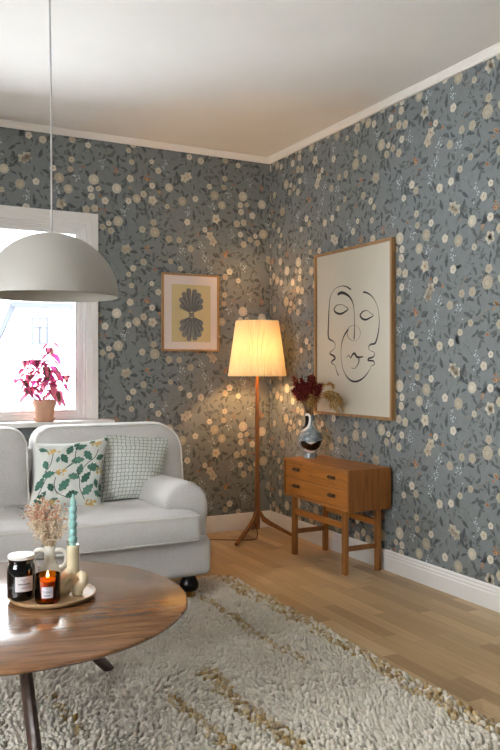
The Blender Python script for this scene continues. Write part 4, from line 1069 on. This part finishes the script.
# ------------------------------------------------------------------ painted vase with dried flowers
vx, vy, vz = 2.500, 4.000, CZ1+.0008
vs = thing('ceramic_vase', (vx, vy, vz), 'marbled blue grey vase with black and white glaze shapes on the chest', 'vase')
VP = [(0, .040), (.004, .043), (.022, .040), (.034, .037), (.050, .048), (.075, .069), (.105, .078), (.130, .076), (.155, .062), (.180, .040), (.200, .030), (.225, .027), (.252, .029), (.257, .028)]
def vr(q):
    for i in range(len(VP)-1):
        if VP[i][0] <= q <= VP[i+1][0]:
            t = (q-VP[i][0])/(VP[i+1][0]-VP[i][0]); t = t*t*(3-2*t) if False else t; return VP[i][1]*(1-t)+VP[i+1][1]*t
    return VP[-1][1]
qs = [.257*i/60 for i in range(61)]; vrs = [vr(q) for q in qs]
for _ in range(4): vrs = [vrs[0]]+[(vrs[i-1]+2*vrs[i]+vrs[i+1])/4 for i in range(1, 60)]+[vrs[60]]
def vrr(q): i = max(0, min(59, int(q/.257*60))); t = q/.257*60-i; return vrs[i]*(1-t)+vrs[i+1]*t
prof = [(.0005, vz)]+[(r, vz+q) for r, q in zip(vrs, qs)]+[(.024, vz+.256), (.022, vz+.22), (.0005, vz+.215)]
bd = MB().lathe(prof, 56, (vx, vy, 0), cap0=False, cap1=False).build('body', 'vase_glaze', vs)
af = atan2(-vy, -vx)      # side that faces the room
def patch(pts, lift):
    """a glaze shape given as (sideways metres to the right, height) on the room side of the vase"""
    m = MB(); P = dense(pts, .008); n = len(P); cx = sum(p[0] for p in P)/n; cz = sum(p[1] for p in P)/n
    V = []
    for s_ in (1, .75, .5, .25, .02):
        for (x, q) in P:
            x2, q2 = cx+(x-cx)*s_, cz+(q-cz)*s_; r = vrr(q2)+lift; a = af+math.asin(max(-.98, min(.98, x2/r))); V.append((vx+r*cos(a), vy+r*sin(a), vz+q2))
    m.add(V, [(i*n+k, i*n+(k+1) % n, (i+1)*n+(k+1) % n, (i+1)*n+k) for i in range(4) for k in range(n)]); return m
def S2(pts): return [(p.x, p.y) for p in spline([(a, b, 0) for a, b in pts], 5, True)]
pxm = .00605/6.25
def PV(pts): return S2([((x-255)*pxm, (612-y)*pxm) for x, y in pts])
smile = [(198, 512), (215, 500), (240, 512), (262, 520), (285, 512), (308, 500), (322, 503), (322, 525), (305, 550), (270, 563), (235, 556), (208, 538)]
def grow(pts, k):
    cx = sum(p[0] for p in pts)/len(pts); cy = sum(p[1] for p in pts)/len(pts); return [(x+(x-cx)/max(1, sqrt((x-cx)**2+(y-cy)**2))*k, y+(y-cy)/max(1, sqrt((x-cx)**2+(y-cy)**2))*k) for x, y in pts]
eye = [(222, 352), (246, 350), (248, 385), (235, 415), (205, 436), (196, 430), (205, 400), (216, 372)]
eye2 = [(282, 392), (292, 396), (308, 420), (316, 440), (306, 438), (288, 415)]
for sh_ in (smile, eye, eye2):
    patch(PV(grow(sh_, 15)), .0006).build('white_shape', 'white_glaze', bd, label='white glaze outline')
    patch(PV(sh_), .0012).build('black_shape', 'black_glaze', bd, label='glossy black glaze shape')
b0 = (vx, vy, vz+.225); R2 = Vector((.8863, -.4632, 0)); top = Vector((vx, vy, vz+.25))
def tp(u, q, d=0): return top+R2*u+Vector((-.4632, -.8863, 0))*d+Vector((0, 0, q))
spray('dried_flower_bunch', b0, [tp(random.uniform(-.125, .085)*k, random.uniform(.17, .255)*(1.10-.22*k), random.uniform(-.06, .07)) for k in (.5, .8, 1)*14], 'dark red feathery dried flowers in the painted vase', 'dried flowers',
      [lin((116, 42, 42)), lin((98, 32, 34)), lin((138, 62, 56)), lin((84, 34, 34))], lin((120, 84, 60)), .0010, .024, 85, .02, 'plume')
tp2 = [tp(.03, .12, .03), tp(.0, .135, .05), tp(.05, .14, .0), tp(-.01, .10, .05), tp(.02, .15, .02)]
t = spray('dried_grass_bunch', b0, tp2, 'ochre dried grass drooping to the right in the painted vase', 'dried flowers',
      [lin((176, 142, 88)), lin((150, 116, 66)), lin((196, 164, 110))], lin((170, 134, 84)), .0011, .017, 120, .02, 'plume')
def tg(u, q, d=0): return tp(u, q, d+.65*u)
st = MB(); fl_ = MB()
for (u1, q1, u2, q2, d) in ((.07, .18, .135, .185, 0), (.08, .14, .165, .080, .01), (.10, .14, .185, .045, -.01), (.07, .12, .140, .055, .02), (.09, .13, .155, .040, .03), (.08, .13, .185, .085, 0), (.06, .14, .12, .06, .04), (.08,.15,.175,.11,.03)):
    pth = spline([Vector(b0), tg(u1*.4, q1*.6, d), tg(u1, q1, d), tg((u1+u2)/2+.012, (q1+q2)/2+.022, d), tg(u2, q2, d)], 7); st.tube(pth, .001, 5, lin((170, 134, 84)))
    for q in range(150):
        i = random.randint(int(len(pth)*.55), len(pth)-2); p0 = pth[i]; dr = (pth[i+1]-pth[i]).normalized(); d_ = (dr+Vector([random.gauss(0, .7) for _ in range(3)])).normalized(); L = .020*random.uniform(.5, 1.2)
        sd = d_.cross(Vector((random.random(), random.random(), .3))).normalized()*.0016; up_ = d_.cross(sd).normalized()*.0014; q1_ = p0+d_*L+Vector((0, 0, -.006))
        fl_.add([p0-sd, p0+sd, p0+up_, q1_-sd*.4, q1_+sd*.4, q1_+up_*.4], [(0, 1, 4, 3), (1, 2, 5, 4), (2, 0, 3, 5), (3, 4, 5)], jit(random.choice([lin((176, 142, 88)), lin((146, 112, 64)), lin((196, 164, 110))]), .25))
st.build('stem', 'red_dry', t, cols=True); fl_.build('plume', 'red_dry', t, cols=True, smooth=False)
